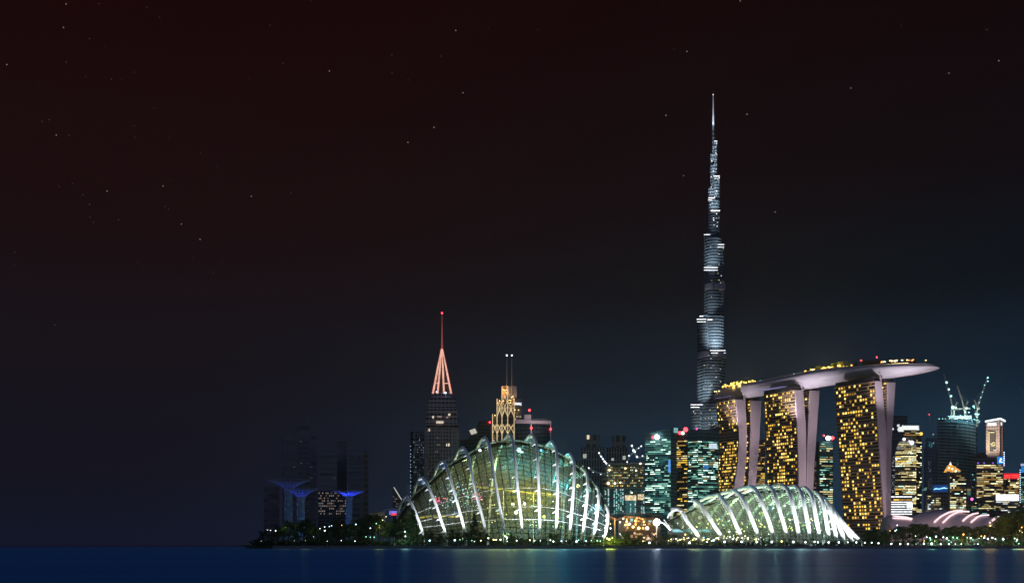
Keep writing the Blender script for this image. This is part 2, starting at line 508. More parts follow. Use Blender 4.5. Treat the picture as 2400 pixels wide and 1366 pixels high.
for k in range(14):
    z = Z(1066 + k * 9.3, 1240)
    m_.abox(X(817, 1240), X(852, 1240), 1239.2, 1239.95, z - 1.1, z + 1.1)
m_.build('balcony_band', mat('pale balcony', (.18, .17, .19), .8), o)
grid(o, (816, 1240), (853, 1240), 1064, 1080, 2, 7, .4, FAINT, .5, .35, 6)
o = bld('office_block', 'low dark block with rows of pinkish windows behind the blue supertrees', [(744, 1180), (813, 1180)], 1150, 24, dark_glass)
grid(o, (746, 1180), (812, 1180), 1152, 1206, 9, 16, .42, PINKW + DIM[1:], .55, .5, 7, wts=[3, 3, 2])
o = bld('apartment_tower', 'faint low block at the far left end of the skyline', [(618, 1350), (655, 1350)], 1140, 26, fl)
grid(o, (618, 1350), (655, 1350), 1150, 1200, 7, 6, .15, FAINT[:1], .5, .3, 8)

# ---- slanted small tower, slim pole, dark blue tower left of the spire
o = bld('slant_roof_building', 'small dark building with a slanted roof edge picked out by a line of light', [(921, 1150), (949, 1150)], [1139, 1180], 24, dark_glass)
q = MB(); q.tube([P(923, 1141, 1149.5), P(945, 1176, 1149.5)], .45, 5); q.build('roof_light', glow('roof edge light', (.9, .9, .8), .7), o)
grid(o, (920, 1150), (936, 1150), 1160, 1200, 7, 4, .5, DIM + PINKW, .45, .4, 9)
o = bld('slim_tower', 'thin pale pillar of a building beside the left foot of the big glass dome', [(955, 1050), (959.5, 1050)], 1135, 8, mat('pale concrete', (.24, .24, .27)))
o = bld('apartment_tower', 'dark blue tower with four columns of small lit windows left of the spired tower', [(962, 1120), (968, 1112), (994, 1118)], 1011, 26, facade('navy tower', (.03, .05, .09), (.012, .02, .035), 4, 5, .6, .7))
grid(o, (968, 1112), (994, 1118), 1016, 1190, 30, 6, .45, DIM + [WHITE[0]], .3, .45, 10, wts=[5, 3, 1], keep=60)
q = MB()
for k in range(16):
    q.ball(P(962.5, 1045 + k * 8.2 + (k % 3), 1119), .5, 0, 5, 3)
q.build('edge_lamps', glow('cool edge lamp', (.55, .8, 1), 1.2), o)['kind'] = 'stuff'

# ---- spired art-deco tower
YS = 1150
stone = facade('brown stone tower', (.36, .28, .25), (.03, .032, .042), 4.1, 3.2, .58, .58)
stone2 = facade('brown stone crown storeys', (.30, .24, .22), (.03, .034, .044), 4.6, 4.4, .66, .8)
o = thing('spire_tower', 'tall brown stone tower with a glowing salmon pyramid spire and red needle', 'skyscraper', (X(1035, YS), YS + 18, 1.5))
block([(996, YS + 3), (1018, YS), (1038, YS), (1076, YS + 3)], 1001, 38).build('shaft', stone, o)
def frustum(p0, p1, yb, yt, d0, d1, Yc):
    # a tapering storey block: half widths from photo columns, around the tower's axis
    xb0, xb1, xt0, xt1 = X(p0[0], Yc - d0), X(p0[1], Yc - d0), X(p1[0], Yc - d1), X(p1[1], Yc - d1)
    zb, zt = Z(yb, Yc), Z(yt, Yc)
    m = MB()
    m.prism([(xb0, Yc - d0, zb), (xb1, Yc - d0, zb), (xb1, Yc + d0, zb), (xb0, Yc + d0, zb)], [(xt0, Yc - d1, zt), (xt1, Yc - d1, zt), (xt1, Yc + d1, zt), (xt0, Yc + d1, zt)])
    return m
YC = YS + 20
frustum((997, 1075), (1004, 1067), 1001, 938, 19, 15.5, YC).build('upper_storeys', stone2, o)
frustum((1011, 1060), (1014, 1058), 938, 922, 13.5, 11.5, YC).build('crown_base', stone2, o)
q = MB()
for y in (1002, 989, 976, 963, 950, 939):
    t_ = (1001 - y) / 63.0
    hw = 39.5 - 7.2 * t_
    z = Z(y, YS)
    q.abox(X(1036 - hw, YS), X(1036 + hw, YS), YC - 20 + 3.2 * t_, YC + 18, z - .5, z + .5)
q.build('cornice', mat('cornice stone', (.42, .34, .31), .8), o)
q = MB()
for px in (997, 1002, 1008, 1014, 1019, 1037, 1045, 1053, 1061, 1069, 1075):
    Y = YS - .6 if 1017 < px < 1040 else YS + 2.2
    q.abox(X(px, Y) - .55, X(px, Y) + .55, Y - .5, Y + .5, 1.5, Z(1003, Y))
q.build('pier', mat('cornice stone', (.42, .34, .31)), o)
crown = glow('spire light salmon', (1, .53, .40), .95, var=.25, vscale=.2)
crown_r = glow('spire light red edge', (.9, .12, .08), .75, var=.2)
apex = P(1036, 818, YC)
cb = [(1014.5, .0), (1026, 0), (1040, 0), (1057.5, 0)]
dark_in = frustum((1018, 1055), (1035.2, 1036.8), 922, 822, 10, .4, YC)
dark_in.build('spire_core', mat('spire core', (.10, .05, .045), .5), o)
for px in (1014.8, 1025.5, 1040.5, 1057.2):
    b0 = P(px, 922, YC - 11.8)
    q = MB(); k = 1 if px < 1036 else -1
    ap = apex + Vector((-.55 * k * (1 if px in (1014.8, 1057.2) else .3), -1.0, 0))
    q.tube([b0, b0.lerp(ap, .5), ap], [1.25, 1.35, .6], 4)
    if px in (1014.8, 1057.2):
        q2 = MB(); off = Vector((-1.05 * k, .2, 0)); q2.tube([b0 + off, ap + off * .5], [.65, .45], 4); q2.build('red_edge', crown_r, o)
    q.build('spire_leg', crown, o)
    bk = b0.copy(); bk.y = YC + 11.8
    q = MB(); q.tube([bk, apex], [.9, .3], 4); q.build('spire_leg', crown, o)
for s_ in (0, 1):
    q = MB(); y = 898
    a0, a1 = ((1020.5, 1027.5) if s_ == 0 else (1041, 1050.5))
    q.tube([P(a0, y, YC - 9.2), P(a1, y, YC - 9.2)], .55, 4); q.build('spire_rail', crown, o)
q = MB(); q.tube([P(1036, 820, YC), P(1036, 803, YC), P(1036, 800, YC), P(1036, 780, YC), P(1036, 760, YC), P(1036, 734, YC)], [1.3, 1.1, .8, .7, .42, .25], 6)
q.build('needle', glow('needle lit red', (.55, .10, .09), .55, var=.4, vscale=.1), o)
q = MB(); q.ball(P(1036, 733.5, YC), 1.1, 0, 8, 6); q.build('beacon', RED, o)
for px, py in ((1023, 918), (1044, 920)):
    q = MB(); q.ball(P(px, py, YC - 14), .9 if px > 1040 else .5, 0, 8, 6); q.build('flood_lamp', glow('cool crown lamp', (.75, .9, 1), 5), o)
it = []
grid(o, (1018, YS), (1038, YS), 1006, 1150, 18, 4, .10, PINKW + [DIM[1]], .5, .45, 11, items=it)
for px, py, w, h in ((1031, 989, 17, 5), (1015, 977, 4, 5), (1053, 971, 5, 5), (1048, 978, 4, 4), (1030, 976, 10, 3), (1006, 1007, 3, 6), (1046, 1042, 4, 6.5), (1052, 1042, 4, 6.5)):
    c = P(px, py, YC - 20 - .4) if py < 1001 else P(px, py, YS - .35 if 1018 < px < 1038 else YS + .9)
    s_ = c.y / F / 2
    it.append((c, Vector((w * s_, 0, 0)), Vector((0, 0, h * s_)), Vector((0, .3, 0)), PINKW[1] if py in (976, 978) else glow('window warm ivory', (1, .86, .66), .75)))
grid(o, (996.5, YS + 2.5), (1018, YS + .2), 1040, 1150, 22, 6, .35, PINKW[:1] + DIM[:1], .4, .45, 12, items=it)
grid(o, (1038, YS + .2), (1076, YS + 2.8), 1070, 1150, 14, 9, .3, PINKW[:1] + DIM[:1], .4, .45, 13, items=it)
rects_to_windows(o, it, 90)

# ---- dark slanted building, next to the lattice tower
o = bld('slant_top_building', 'dark building with a sloping shoulder and one tilted patch of lit windows', [(1078, 1210), (1100, 1206), (1124, 1200), (1150, 1204)], [1062, 1022, 986, 984], 24, dark_glass)
q = MB(); c = P(1109, 1011, 1200); q.box(c, (3.4, 0, 1.2), (0, .3, 0), (-1.2, 0, 2.6)); q.build('window', glow('tilted lit storey', (1, .95, .75), .55, vscale=2), o)
beacon(o, 1148, 989, 1200, 1.1)
grid(o, (1100, 1205.5), (1148, 1203), 1050, 1090, 6, 10, .15, DIM, .4, .4, 14)
o = bld('office_block', 'plain unlit box of a building between the spired tower and the lattice tower', [(1075, 1260), (1102, 1260)], 1029, 24, dark_glass)

# ---- gold lattice tower with twin masts
YL = 1100
o = thing('lattice_tower', 'stepped dark tower wrapped in gold criss-cross arches with two thin masts', 'skyscraper', (X(1188, YL), YL + 15, 1.5))
lt = facade('bronze dark glass', (.05, .04, .04), (.012, .014, .02), 4, 3.4, .7, .85)
grey_panel = mat('grey crown panel', (.30, .28, .30), .7)
block([(1154, YL), (1206, YL)], 971, 30).build('shaft', lt, o)
block([(1164.5, YL + .4), (1206, YL + .4)], 934.5, 28, Z(971, YL)).build('upper_shaft', lt, o)
block([(1206, YL + 1), (1222.5, YL + 4)], 933.5, 22, Z(1000, YL)).build('sign_wall', mat('slate panel', (.085, .10, .125), .6), o)
block([(1176.5, YL + 2), (1190.5, YL + 2)], 904, 22, Z(934.5, YL)).build('crown', mat('bronze crown', (.36, .22, .12), .6), o)
block([(1190.7, YL + 2.5), (1211, YL + 3.5)], 904.5, 20, Z(934.5, YL)).build('crown_panel', grey_panel, o)
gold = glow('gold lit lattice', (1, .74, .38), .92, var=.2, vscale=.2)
cols = [1154.5, 1165, 1176.5, 1190, 1205]
for i, px in enumerate(cols):
    top = (970, 934, 905, 905, 933)[i]
    q = MB(); q.abox(X(px, YL) - .36, X(px, YL) + .36, YL - 1.3, YL - .1, Z(1046, YL), Z(top, YL)); q.build('gold_post', gold, o)
def arch(x0, x1, ytop, ybot, r=.31):
    # crossing pointed arches in one bay
    w = x1 - x0; Yf = YL - 1.0
    def pt(fx, fy): return P(x0 + w * fx, ytop + (ybot - ytop) * fy, Yf)
    q = MB()
    q.tube([pt(.04, 0), pt(.5, .42), pt(.92, 1)], r, 4); q.tube([pt(.96, 0), pt(.5, .42), pt(.08, 1)], r, 4)
    return q
def zig(x0, x1, ytop, ybot, r=.29):
    w = x1 - x0; Yf = YL - 1.0
    def pt(fx, fy): return P(x0 + w * fx, ytop + (ybot - ytop) * fy, Yf)
    q = MB()
    q.tube([pt(.0, .12), pt(.22, 0), pt(.55, .38), pt(.94, 1)], r, 4); q.tube([pt(1, .12), pt(.78, 0), pt(.45, .38), pt(.06, 1)], r, 4)
    return q
arch(1176.5, 1190, 918, 943).build('lattice_arch', gold, o)
for a, c in ((1165, 1176.5), (1176.5, 1190), (1190, 1205)):
    arch(a, c, 941 if a != 1176.5 else 938, 974).build('lattice_arch', gold, o)
    zig(a, c, 954, 975).build('lattice_arch', gold, o)
for a, c in ((1154.5, 1165), (1165, 1176.5), (1176.5, 1190), (1190, 1205)):
    zig(a, c, 994, 1016).build('lattice_arch', gold, o)
    arch(a, c, 995, 1013).build('lattice_arch', gold, o)
for px in (1188, 1199.5):
    q = MB(); q.tube([P(px, 934, YL + 1.2), P(px, 904, YL + 1.2), P(px, 833, YL + 1.2)], [.55, .5, .28], 6); q.build('mast', mat('mast steel', (.35, .33, .33), .5), o)
    q = MB(); q.ball(P(px, 832.5, YL + 1.2), .85, 0, 8, 6); q.build('mast_lamp', glow('mast lamp', (.95, .97, 1), 3), o)
for px, py in ((1180, 913), (1183, 914), (1186.5, 913), (1171, 939), (1180.5, 939), (1193.5, 937.5), (1197, 938), (1160, 973), (1199, 931), (1202, 929), (1207, 960), (1215.5, 960.5)):
    q = MB(); q.ball(P(px, py, YL - 1.6), .5, 0, 6, 4); q.build('terrace_lamp', glow('orange terrace lamp', (1, .62, .25), 4), o)
for px, py, w_ in ((1183, 916, 4000), (1170, 941, 3000), (1196, 941, 4000), (1204, 934, 700), (1211, 963, 1300), (1160, 976, 500)):
    point('terrace_light', P(px, py, YL - 4), w_, (1, .48, .14), .4)
fc = bpy.data.curves.new('sign_text', 'FONT'); fc.body = 'DAMAC'; fc.size = 3.9; fc.extrude = .12; fc.align_x = 'LEFT'
fc.materials.append(glow('sign letters white', (.93, .95, 1), 2.2, var=0))
ft = bpy.data.objects.new('sign_source', fc); COL.objects.link(ft)
bpy.context.view_layer.update()
fm = bpy.data.meshes.new_from_object(ft)
bpy.data.objects.remove(ft)
fo = bpy.data.objects.new('sign_lettering', fm); COL.objects.link(fo); fo.parent = o
fo.location = P(1206.4, 948.5, YL + .5) - ORG[o.name]; fo.rotation_euler = (R(90), 0, R(20)); fo.scale = (.58, 1, 1)
grid(o, (1155, YL), (1205, YL), 1018, 1046, 5, 10, .45, [WHITE[1], YEL[0], DIM[1]], .35, .4, 15, out=.5)
grid(o, (1206.5, YL + 1), (1222, YL + 4), 967, 985, 3, 5, .4, [WHITE[0], YEL[1]], .5, .4, 16)

# ---- dark corner block with pale parapet and red beacons
YD = 1060
o = bld('corner_tower', 'dark glass corner tower with a pale pink parapet and red beacons on its corners', [(1208, YD + 10), (1245, YD), (1291, YD + 6)], [990, 984, 984], 34, facade('deep blue glass', (.008, .014, .03), (.004, .008, .018), 4, 4, .7, .9))
pp = mat('pale pink parapet', (.52, .43, .46), .8)
a, c, d_ = P(1208, 992, YD + 9.5), P(1245, 992, YD - .5), P(1291.5, 993, YD + 5.5)
q = MB()
for p0, p1, hh in ((a, c, 4.0), (c, d_, 3.2)):
    n = (p1 - p0).cross(Vector((0, 0, 1))).normalized() * .3
    ctr = (p0 + p1) / 2 + Vector((0, 0, hh / 2)) + n
    q.box(ctr, (p1 - p0) / 2, n, (0, 0, hh / 2))
q.build('parapet', pp, o)
block([(1229, YD + 4), (1245, YD + 1)], 971.5, 10, Z(984, YD)).build('roof_block', pp, o)
block([(1247, YD + 3), (1282, YD + 7)], 981, 18, Z(984.5, YD)).build('roof_house', mat('dim roof house', (.18, .16, .18)), o)
for px, Y in ((1245, YD - .8), (1290.5, YD + 5)):
    q = MB(); q.abox(X(px, Y) - .45, X(px, Y) + .45, Y - .4, Y + .4, 1.5, Z(992, Y)); q.build('corner_rail', pp, o)
q = MB(); q.tube([P(1241, 972, YD + 6), P(1241, 962, YD + 6)], .18, 5); q.build('roof_pole', mat('mast grey', (.25, .25, .27)), o)
for px, py, Y in ((1241, 961, YD + 6), (1245, 1003, YD - 2.2), (1290.5, 1005, YD + 3.5)):
    beacon(o, px, py, Y, 1.2)
spot('parapet_light', P(1250, 1003, YD - 26), P(1246, 985, YD), 26000, (1, .78, .78), 95, .8)

# ---- two stepped dark towers right of the big dome
sd_m = facade('ribbed stone dark', (.24, .19, .17), (.02, .02, .026), 9, 3.0, .85, .5)
for nm, x0, dx, lab in ((0, 1350, 0, 'left one of two dark stepped towers, with a lit lamp panel near its top'), (1, 1416, 0, 'right one of two dark stepped towers, half hidden by the pale terraced building')):
    w0, w1, w2 = ((1350, 1420), (1361, 1416), (1373, 1405))
    if nm: w0, w1, w2 = (1417, 1478), (1422, 1472), (1434, 1466)
    Y = 1150 + 15 * nm
    o = thing('stepped_tower', lab, 'tower', (X(sum(w0) / 2, Y), Y + 12, 1.5), 'stepped towers right of the big dome')
    block([(w0[0], Y), (w0[1], Y)], 1078 + nm, 34).build('lower_stage', sd_m, o)
    block([(w1[0], Y + 2), (w1[1], Y + 2)], 1047 + nm, 28, Z(1079, Y)).build('middle_stage', sd_m, o)
    block([(w2[0], Y + 5), (w2[1], Y + 5)], 1018 + 2 * nm, 20, Z(1049, Y)).build('top_stage', facade('stepped tower cap', (.20, .16, .14), (.03, .03, .035), 12, 7, .6, .55), o)
    for px, py, w, h in (((1378.5, 1024, 6, 10), (1370.5, 1068, 8, 10), (1366, 1092, 3, 4)) if nm == 0 else ((1436, 1076, 6, 6), (1463, 1072, 7, 9), (1457, 1090, 4, 4))):
        c = P(px, py, Y + (5 if py < 1045 else 2 if py < 1078 else 0) - .3); s_ = c.y / F / 2
        q = MB(); q.box(c, (w * s_, 0, 0), (0, .25, 0), (0, 0, h * s_)); q.build('window', glow('tower lamp panel', (1, .85, .55), .8, vscale=.8) if py < 1045 else glow('tower lit room', (.7, .78, .7), .5, vscale=1.2), o)

# ---- pale terraced building with lit roof booms
YK = 980
o = thing('terraced_building', 'pale terraced building with warm lamps on its upper floors and teal light columns below', 'building', (X(1462, YK), YK + 15, 1.5))
block([(1413, YK), (1512, YK)], 1142, 26).build('lower_block', facade('teal curtain wall', (.06, .13, .14), (.02, .07, .08), 3.6, 2.4, .7, .6), o)
block([(1420, YK + 3), (1508, YK + 3)], 1088, 22, Z(1142, YK)).build('upper_block', facade('tan terrace wall', (.20, .16, .11), (.05, .05, .04), 3.2, 3.2, .45, .75), o)
q = MB()
for k, y in enumerate((1086, 1097, 1109, 1121, 1133, 1143)):
    z = Z(y, YK); q.abox(X(1414 + (3 if k < 2 else 0), YK), X(1510, YK), YK - 1.5, YK + 20, z - .45, z + .45)
q.build('terrace_slab', mat('terrace slab', (.30, .28, .24), .8), o)
it = []
grid(o, (1422, YK + 3), (1508, YK + 3), 1092, 1141, 8, 22, .5, WARM[:2] + YEL[:2] + [CYAN[1]], .55, .5, 21, items=it, wts=[2, 2, 3, 3, 2])
rnd = random.Random(4)
for px in (1419, 1426, 1440, 1445, 1450, 1455, 1460, 1478, 1489, 1504, 1509):
    for k in range(17):
        if rnd.random() < .72:
            c = P(px + rnd.uniform(-.4, .4), 1147 + k * 3.4, YK - .2)
            it.append((c, Vector((.55, 0, 0)), Vector((0, 0, .42)), Vector((0, .2, 0)), rnd.choice([CYAN[1], TEAL[1], WHITE[1], TEAL[0]])))
for k in range(11):
    it.append((P(1477, 1173 + k * 3.1, YK - .2), Vector((4.4, 0, 0)), Vector((0, 0, .35)), Vector((0, .2, 0)), TEAL[0]))
rects_to_windows(o, it, 95)
for px, py, r in ((1428, 1101, 1.5), (1426, 1132, 1.9), (1441, 1132, 1.3), (1454, 1130, .9), (1466, 1097, 1.1), (1491, 1102, 1.1), (1501, 1086, 1.2), (1481, 1154, .9)):
    q = MB(); q.ball(P(px, py, YK - 2.2), r * .75, 0, 8, 6); q.build('terrace_lamp', glow('warm terrace lamp', (1, .80, .42), 4.5, True), o)
for (px, py, w, h) in ((1478, 1166, 26, 12), (1502, 1164, 14, 13)):
    c = P(px, py, YK - .5); s_ = c.y / F / 2
    q = MB(); q.box(c, (w * s_, 0, 0), (0, .3, 0), (0, 0, h * s_)); q.build('lit_hall', glow('lit hall warm', (1, .78, .45), .85, var=.6, vscale=.5), o)
steel_w = mat('white crane steel', (.7, .72, .75), .5)
cl = glow('crane lamp white', (.9, .96, 1), 3.0, True)
def boom(name, label, legs, lamps, Y):
    r0 = legs[0][0]
    t_ = thing(name, label, 'crane', P(r0[0], r0[1], Y), 'lit booms on the terraced building')
    for pts in legs:
        q = MB()
        pp_ = [P(x, y, Y) for x, y in pts]
        for a, c in zip(pp_, pp_[1:]): q.truss(a, c, 1.0, 1.6, .16)
        q.build('boom', steel_w, t_)
    for x, y, r in lamps:
        q = MB(); q.ball(P(x, y, Y - .9), r, 0, 6, 4); q.build('boom_lamp', cl, t_)
boom('roof_crane', 'white lit crane boom leaning left off the roof edge of the terraced building', [[(1428, 1100), (1419, 1084), (1403, 1060)], [(1428, 1112), (1400, 1107), (1379, 1097)], [(1428, 1100), (1428, 1140)]],
     [(1404, 1061, .7), (1409, 1069, .75), (1413, 1075, .75), (1417, 1081, .9), (1421, 1085, .7), (1380, 1096, .7), (1390, 1106, .4), (1408, 1111, .5), (1428, 1090, .5)], YK - 4)
boom('roof_crane', 'white lit crane with crossed booms on the roof beside the green office tower', [[(1470, 1080), (1478, 1066), (1486, 1057), (1503, 1045)], [(1486, 1057), (1481, 1044)], [(1486, 1057), (1493, 1072), (1508, 1070)], [(1470, 1088), (1470, 1080)]],
     [(1481, 1044, .9), (1485, 1055, 1.1), (1488, 1058, .8), (1503, 1045, .6), (1497, 1050, .45), (1474, 1067, .7), (1493, 1070, .9), (1506, 1068, .6), (1470, 1082, .5)], YK - 4)

# ---- green office tower, amber tower, second green tower
og = facade('green office glass', (.04, .11, .12), (.016, .060, .070), 3.7, 2.4, .62, .8)
YG = 1000
o = bld('office_tower', 'green-lit office tower with a sloping roof and a white flood lamp at its upper left', [(1511, YG), (1573, YG - 4), (1586, YG + 4)], [1015, 1003, 1003], 34, og)
it = []
grid(o, (1512, YG), (1572, YG - 4), 1028, 1206, 38, 20, .66, CYAN + TEAL[:1], .82, .50, 31, True, it, .35, wts=[4, 4, 3, 3])
rects_to_windows(o, it, 99)
q = MB(); q.ball(P(1540, 1023.5, YG - 4), 2.0, 0, 10, 8); q.build('flood_lamp', BEACON_W, o)
q = MB(); q.ball(P(1531, 1024, YG - 3.5), 1.4, 0, 8, 6); q.build('beacon', RED, o)
q = MB(); c = P(1584, 1008, YG + 1); q.box(c, (2.2, 1, 0), (0, .3, 0), (0, 0, 2.4)); q.build('top_panel', glow('teal top panel', (.3, .75, .75), .6), o)
q = MB(); c = P(1569, 1092, YG - 5); q.box(c, (1.0, 0, 0), (0, .3, 0), (0, 0, 6)); q.build('blue_sign', glow('blue side sign', (.1, .35, 1), .9, vscale=.9), o)
spot('roof_flood', P(1540, 1023, YG - 8), P(1540, 1040, YG), 3000, (.8, 1, .9), 150, .8)
o = bld('office_tower', 'dark narrow tower with amber windows between two green-lit office towers', [(1583, 1040), (1612, 1036)], 1005, 30, facade('dark plum tower', (.035, .032, .045), (.014, .014, .022), 3.7, 3, .6, .8))
it = []
grid(o, (1584, 1040), (1611, 1036), 1026, 1206, 36, 7, .36, WARM[:2] + YEL[:2], .8, .5, 32, True, it, .3, wts=[4, 3, 3, 2])
rects_to_windows(o, it, 99)
beacon(o, 1607, 1006, 1034, 2.3); beacon(o, 1593.5, 1014, 1035, 1.7)
q = MB(); q.ball(P(1600, 1014.5, 1034), 1.7, 0, 8, 6); q.build('flood_lamp', glow('pale green lamp', (.8, 1, .9), 3), o)
YN = 1020
o = bld('office_tower', 'green-lit corner office tower in front of the supertall tower beside the hotel', [(1611, YN), (1636, YN - 8), (1684, YN + 2)], [1012, 1005, 1009], 40, og)
it = []
grid(o, (1612, YN), (1636, YN - 8), 1033, 1200, 35, 9, .66, CYAN + YEL[:1], .85, .5, 33, True, it, .35, wts=[4, 4, 2, 1])
grid(o, (1636, YN - 8), (1683, YN + 2), 1033, 1200, 35, 16, .68, CYAN + YEL[:1], .85, .5, 34, True, it, .35, wts=[4, 4, 3, 2])
rects_to_windows(o, it, 99)
q = MB(); c = P(1671, 1045, YN - 2); q.box(c, (4, .6, 0), (0, .3, 0), (0, 0, 2.6)); q.build('lit_storey', glow('lit white-blue storey', (.7, .88, 1), .9, vscale=.9), o)
q = MB(); c = P(1655, 1094, YN - 5.4); q.box(c, (2.6, .5, 0), (0, .25, 0), (0, 0, 1.7)); q.build('blue_panel', glow('blue window panel', (.05, .3, .8), .6), o)
beacon(o, 1633, 1005, YN - 7, .9, glow('magenta beacon', (1, .05, .3), 3))

# ---- supertall stepped tower
YB = 1885.0
o = thing('supertall_tower', 'supertall stepped needle tower with silver floor bands and bright ledge lights', 'skyscraper', (X(1672, YB), YB + 20, 1.5))
bg = facade('supertall glass', (.06, .075, .085), (.010, .017, .023), 4.2, 1.6, .72, .7)
fin = mat('polished steel band', (.21, .28, .34), .42, .2, noise=.08)
tiers = [(1669, 1674.3, 281, 0), (1664.5, 1670, 361, -2), (1673.6, 1681, 331, -2), (1664.3, 1680, 388, -4), (1671, 1687, 412, -6), (1659.8, 1676, 442, -7), (1661, 1686.6, 471, -10), (1649.8, 1676, 548, -13), (1668, 1696.8, 573, -13), (1653, 1691, 560, -17),
         (1633, 1672, 740, -20), (1650, 1697, 742, -22), (1668, 1700.8, 821, -24), (1640, 1696, 828, -27), (1618, 1664, 946, -30), (1634, 1703, 948, -34)]
for k, (xl, xr, yt, dy) in enumerate(tiers):
    Yc = YB + dy
    cx = X((xl + xr) / 2, Yc); hw = (xr - xl) / 2 / F * Yc
    zt = Z(yt, Yc); zb = 1.5 if yt > 530 else Z(yt + 170, Yc)
    q = MB()
    q.lathe((cx, Yc), [(hw * .93, zb), (hw * .93, zt)], 28, 0, 1, .8)
    z = zt - 2.0
    step = 5.4 if hw > 5 else 8
    zlow = max(zb, Z(1015, Yc), zt - 185)
    while z > zlow:
        q.lathe((cx, Yc), [(hw * .95, z - .55), (hw, z - .4), (hw, z + .4), (hw * .95, z + .55)], 28, 1, 1, .8)
        z -= step
    q.build('tier', [bg, fin], o)
q = MB(); q.tube([P(1671.5, 292, YB), P(1671.5, 278, YB), P(1671.5, 262, YB), P(1671.5, 223, YB)], [2.0, 1.6, 1.2, .75], 8); q.build('mast', mat('mast steel pale', (.55, .58, .62), .4, .5), o)
q = MB(); q.ball(P(1671.5, 222.5, YB), 1.2, 0, 8, 6); q.build('beacon', glow('pale mast beacon', (.9, .8, .8), 1.5), o)
def rb(px0, px1, py, dy, h=1.3, m=None, bow=3.0):
    # a curved bar of light along a ledge
    q = MB(); n = 8
    pts = []
    for i in range(n + 1):
        f = i / n; pts.append(P(px0 + (px1 - px0) * f, py, YB + dy - bow * 4 * f * (1 - f)))
    q.tube(pts, h * .46, 5); q.build('ledge_light', m or glow('ledge light', (.95, .97, 1), 1.8), o)
ledges = [(1674, 1681, 331, -7, 1.3), (1673, 1686, 413, -13, 1.8), (1661, 1674, 464, -13, 2.2), (1660, 1674, 469, -13, 1.3), (1666, 1687, 494, -20, 2.2), (1650, 1664, 550, -28, 1.2), (1683, 1697, 573, -30, 1.2), (1682, 1697, 579, -30, 1.0),
          (1650, 1682, 627, -36, 1.3), (1650, 1682, 633, -36, 1.3), (1633, 1655, 748, -44, 1.5), (1634, 1654, 754, -44, 1.3), (1640, 1648, 741, -42, 1.5), (1659, 1669, 749, -46, 2.4), (1664, 1700, 821, -48, 1.4), (1667, 1682, 827, -49, 1.3), (1690, 1701, 827, -46, 1.3), (1619, 1647, 948, -56, 1.4), (1619, 1639, 954, -56, 1.4)]
for a in ledges: rb(a[0], a[1], a[2], a[3], a[4])
bandm = mat('pale machine floor', (.34, .33, .33), .6)
for xl, xr, y0, y1, dy in ((1649.5, 1697.2, 669, 681, -15), (1633, 1701, 828, 840.5, -25.5)):
    q = MB()
    for a, c, d_ in ((xl, xl + (xr - xl) * .44, 2), (xl + (xr - xl) * .47, xr, -3)):
        Yc = YB + dy + d_; hw = (c - a) / 2 / F * Yc
        q.lathe((X((a + c) / 2, Yc), Yc - 10), [(hw * 1.01, Z(y1, Yc)), (hw * 1.01, Z(y0, Yc))], 28, 0, 1, .85)
    q.build('machine_floor', bandm, o)
it = []
rnd = random.Random(9)
for k, (xl, xr, yt, dy) in enumerate(tiers):
    Yc = YB + dy; hw = (xr - xl) / 2 / F * Yc
    n = {3: 10, 2: 14, 4: 24, 5: 8, 6: 12, 9: 14, 11: 22, 13: 34, 14: 20, 15: 22, 8: 8}.get(k, 4)
    ymax = {2: 405, 4: 480, 3: 470, 6: 560}.get(k, min(1005, yt + 190))
    for j in range(n):
        row = 0 if k < 7 else 1
        y = rnd.uniform(yt + 6, ymax); f = rnd.uniform(-.8, .8)
        if k >= 11 and rnd.random() < .5: y = rnd.choice((762, 861, 897, 906, 983, 995)) + rnd.uniform(-1, 1)
        if y < yt + 4: y = rnd.uniform(yt + 6, max(yt + 10, ymax))
        nn = Vector((f * .8, -math.sqrt(1 - f * f), 0)).normalized()
        c = Vector((X((xl + xr) / 2, Yc) + f * hw * 1.0, Yc - .8 * hw * math.sqrt(1 - f * f) - .25, Z(y, Yc)))
        u = Vector((-nn.y, nn.x, 0)) * rnd.uniform(.5, 1.0)
        it.append((c, u, Vector((0, 0, rnd.uniform(.45, .7))), nn * .3, rnd.choice([WHITE[1], WHITE[0], PINKW[1], WHITE[1], DIM[1], YEL[1]] if k > 6 else [WHITE[1], WHITE[2], WHITE[1]])))
rects_to_windows(o, it, 100)
for px, py, dy, tx, ty, w_, an in ((1676, 322, -22, 1671, 285, 1.3e6, 45), (1668, 330, -22, 1670, 295, 1.1e6, 40), (1672, 405, -30, 1674, 360, 1.1e6, 50), (1678, 425, -40, 1676, 390, 9.0e5, 50), (1668, 480, -44, 1668, 440, 9e5, 55), (1676, 505, -48, 1674, 470, 9e5, 55), (1658, 562, -50, 1660, 530, 1e5, 50),
                                  (1664, 640, -62, 1664, 600, 9e5, 62), (1692, 592, -56, 1690, 560, 1.5e5, 50), (1652, 752, -66, 1656, 715, 4e5, 50), (1684, 826, -76, 1683, 780, 1.5e6, 58), (1670, 826, -76, 1672, 790, 6e5, 50), (1644, 952, -84, 1641, 912, 1.2e6, 48), (1690, 1000, -90, 1690, 960, 3e5, 60), (1640, 1010, -90, 1640, 975, 3.5e5, 70), (1662, 900, -90, 1662, 880, 3e5, 70)):
    spot('facade_uplight', P(px, py, YB + dy), P(tx, ty, YB - 5 + dy * .3), w_ * .34, (.82, .92, 1), an, .9, 1.0)

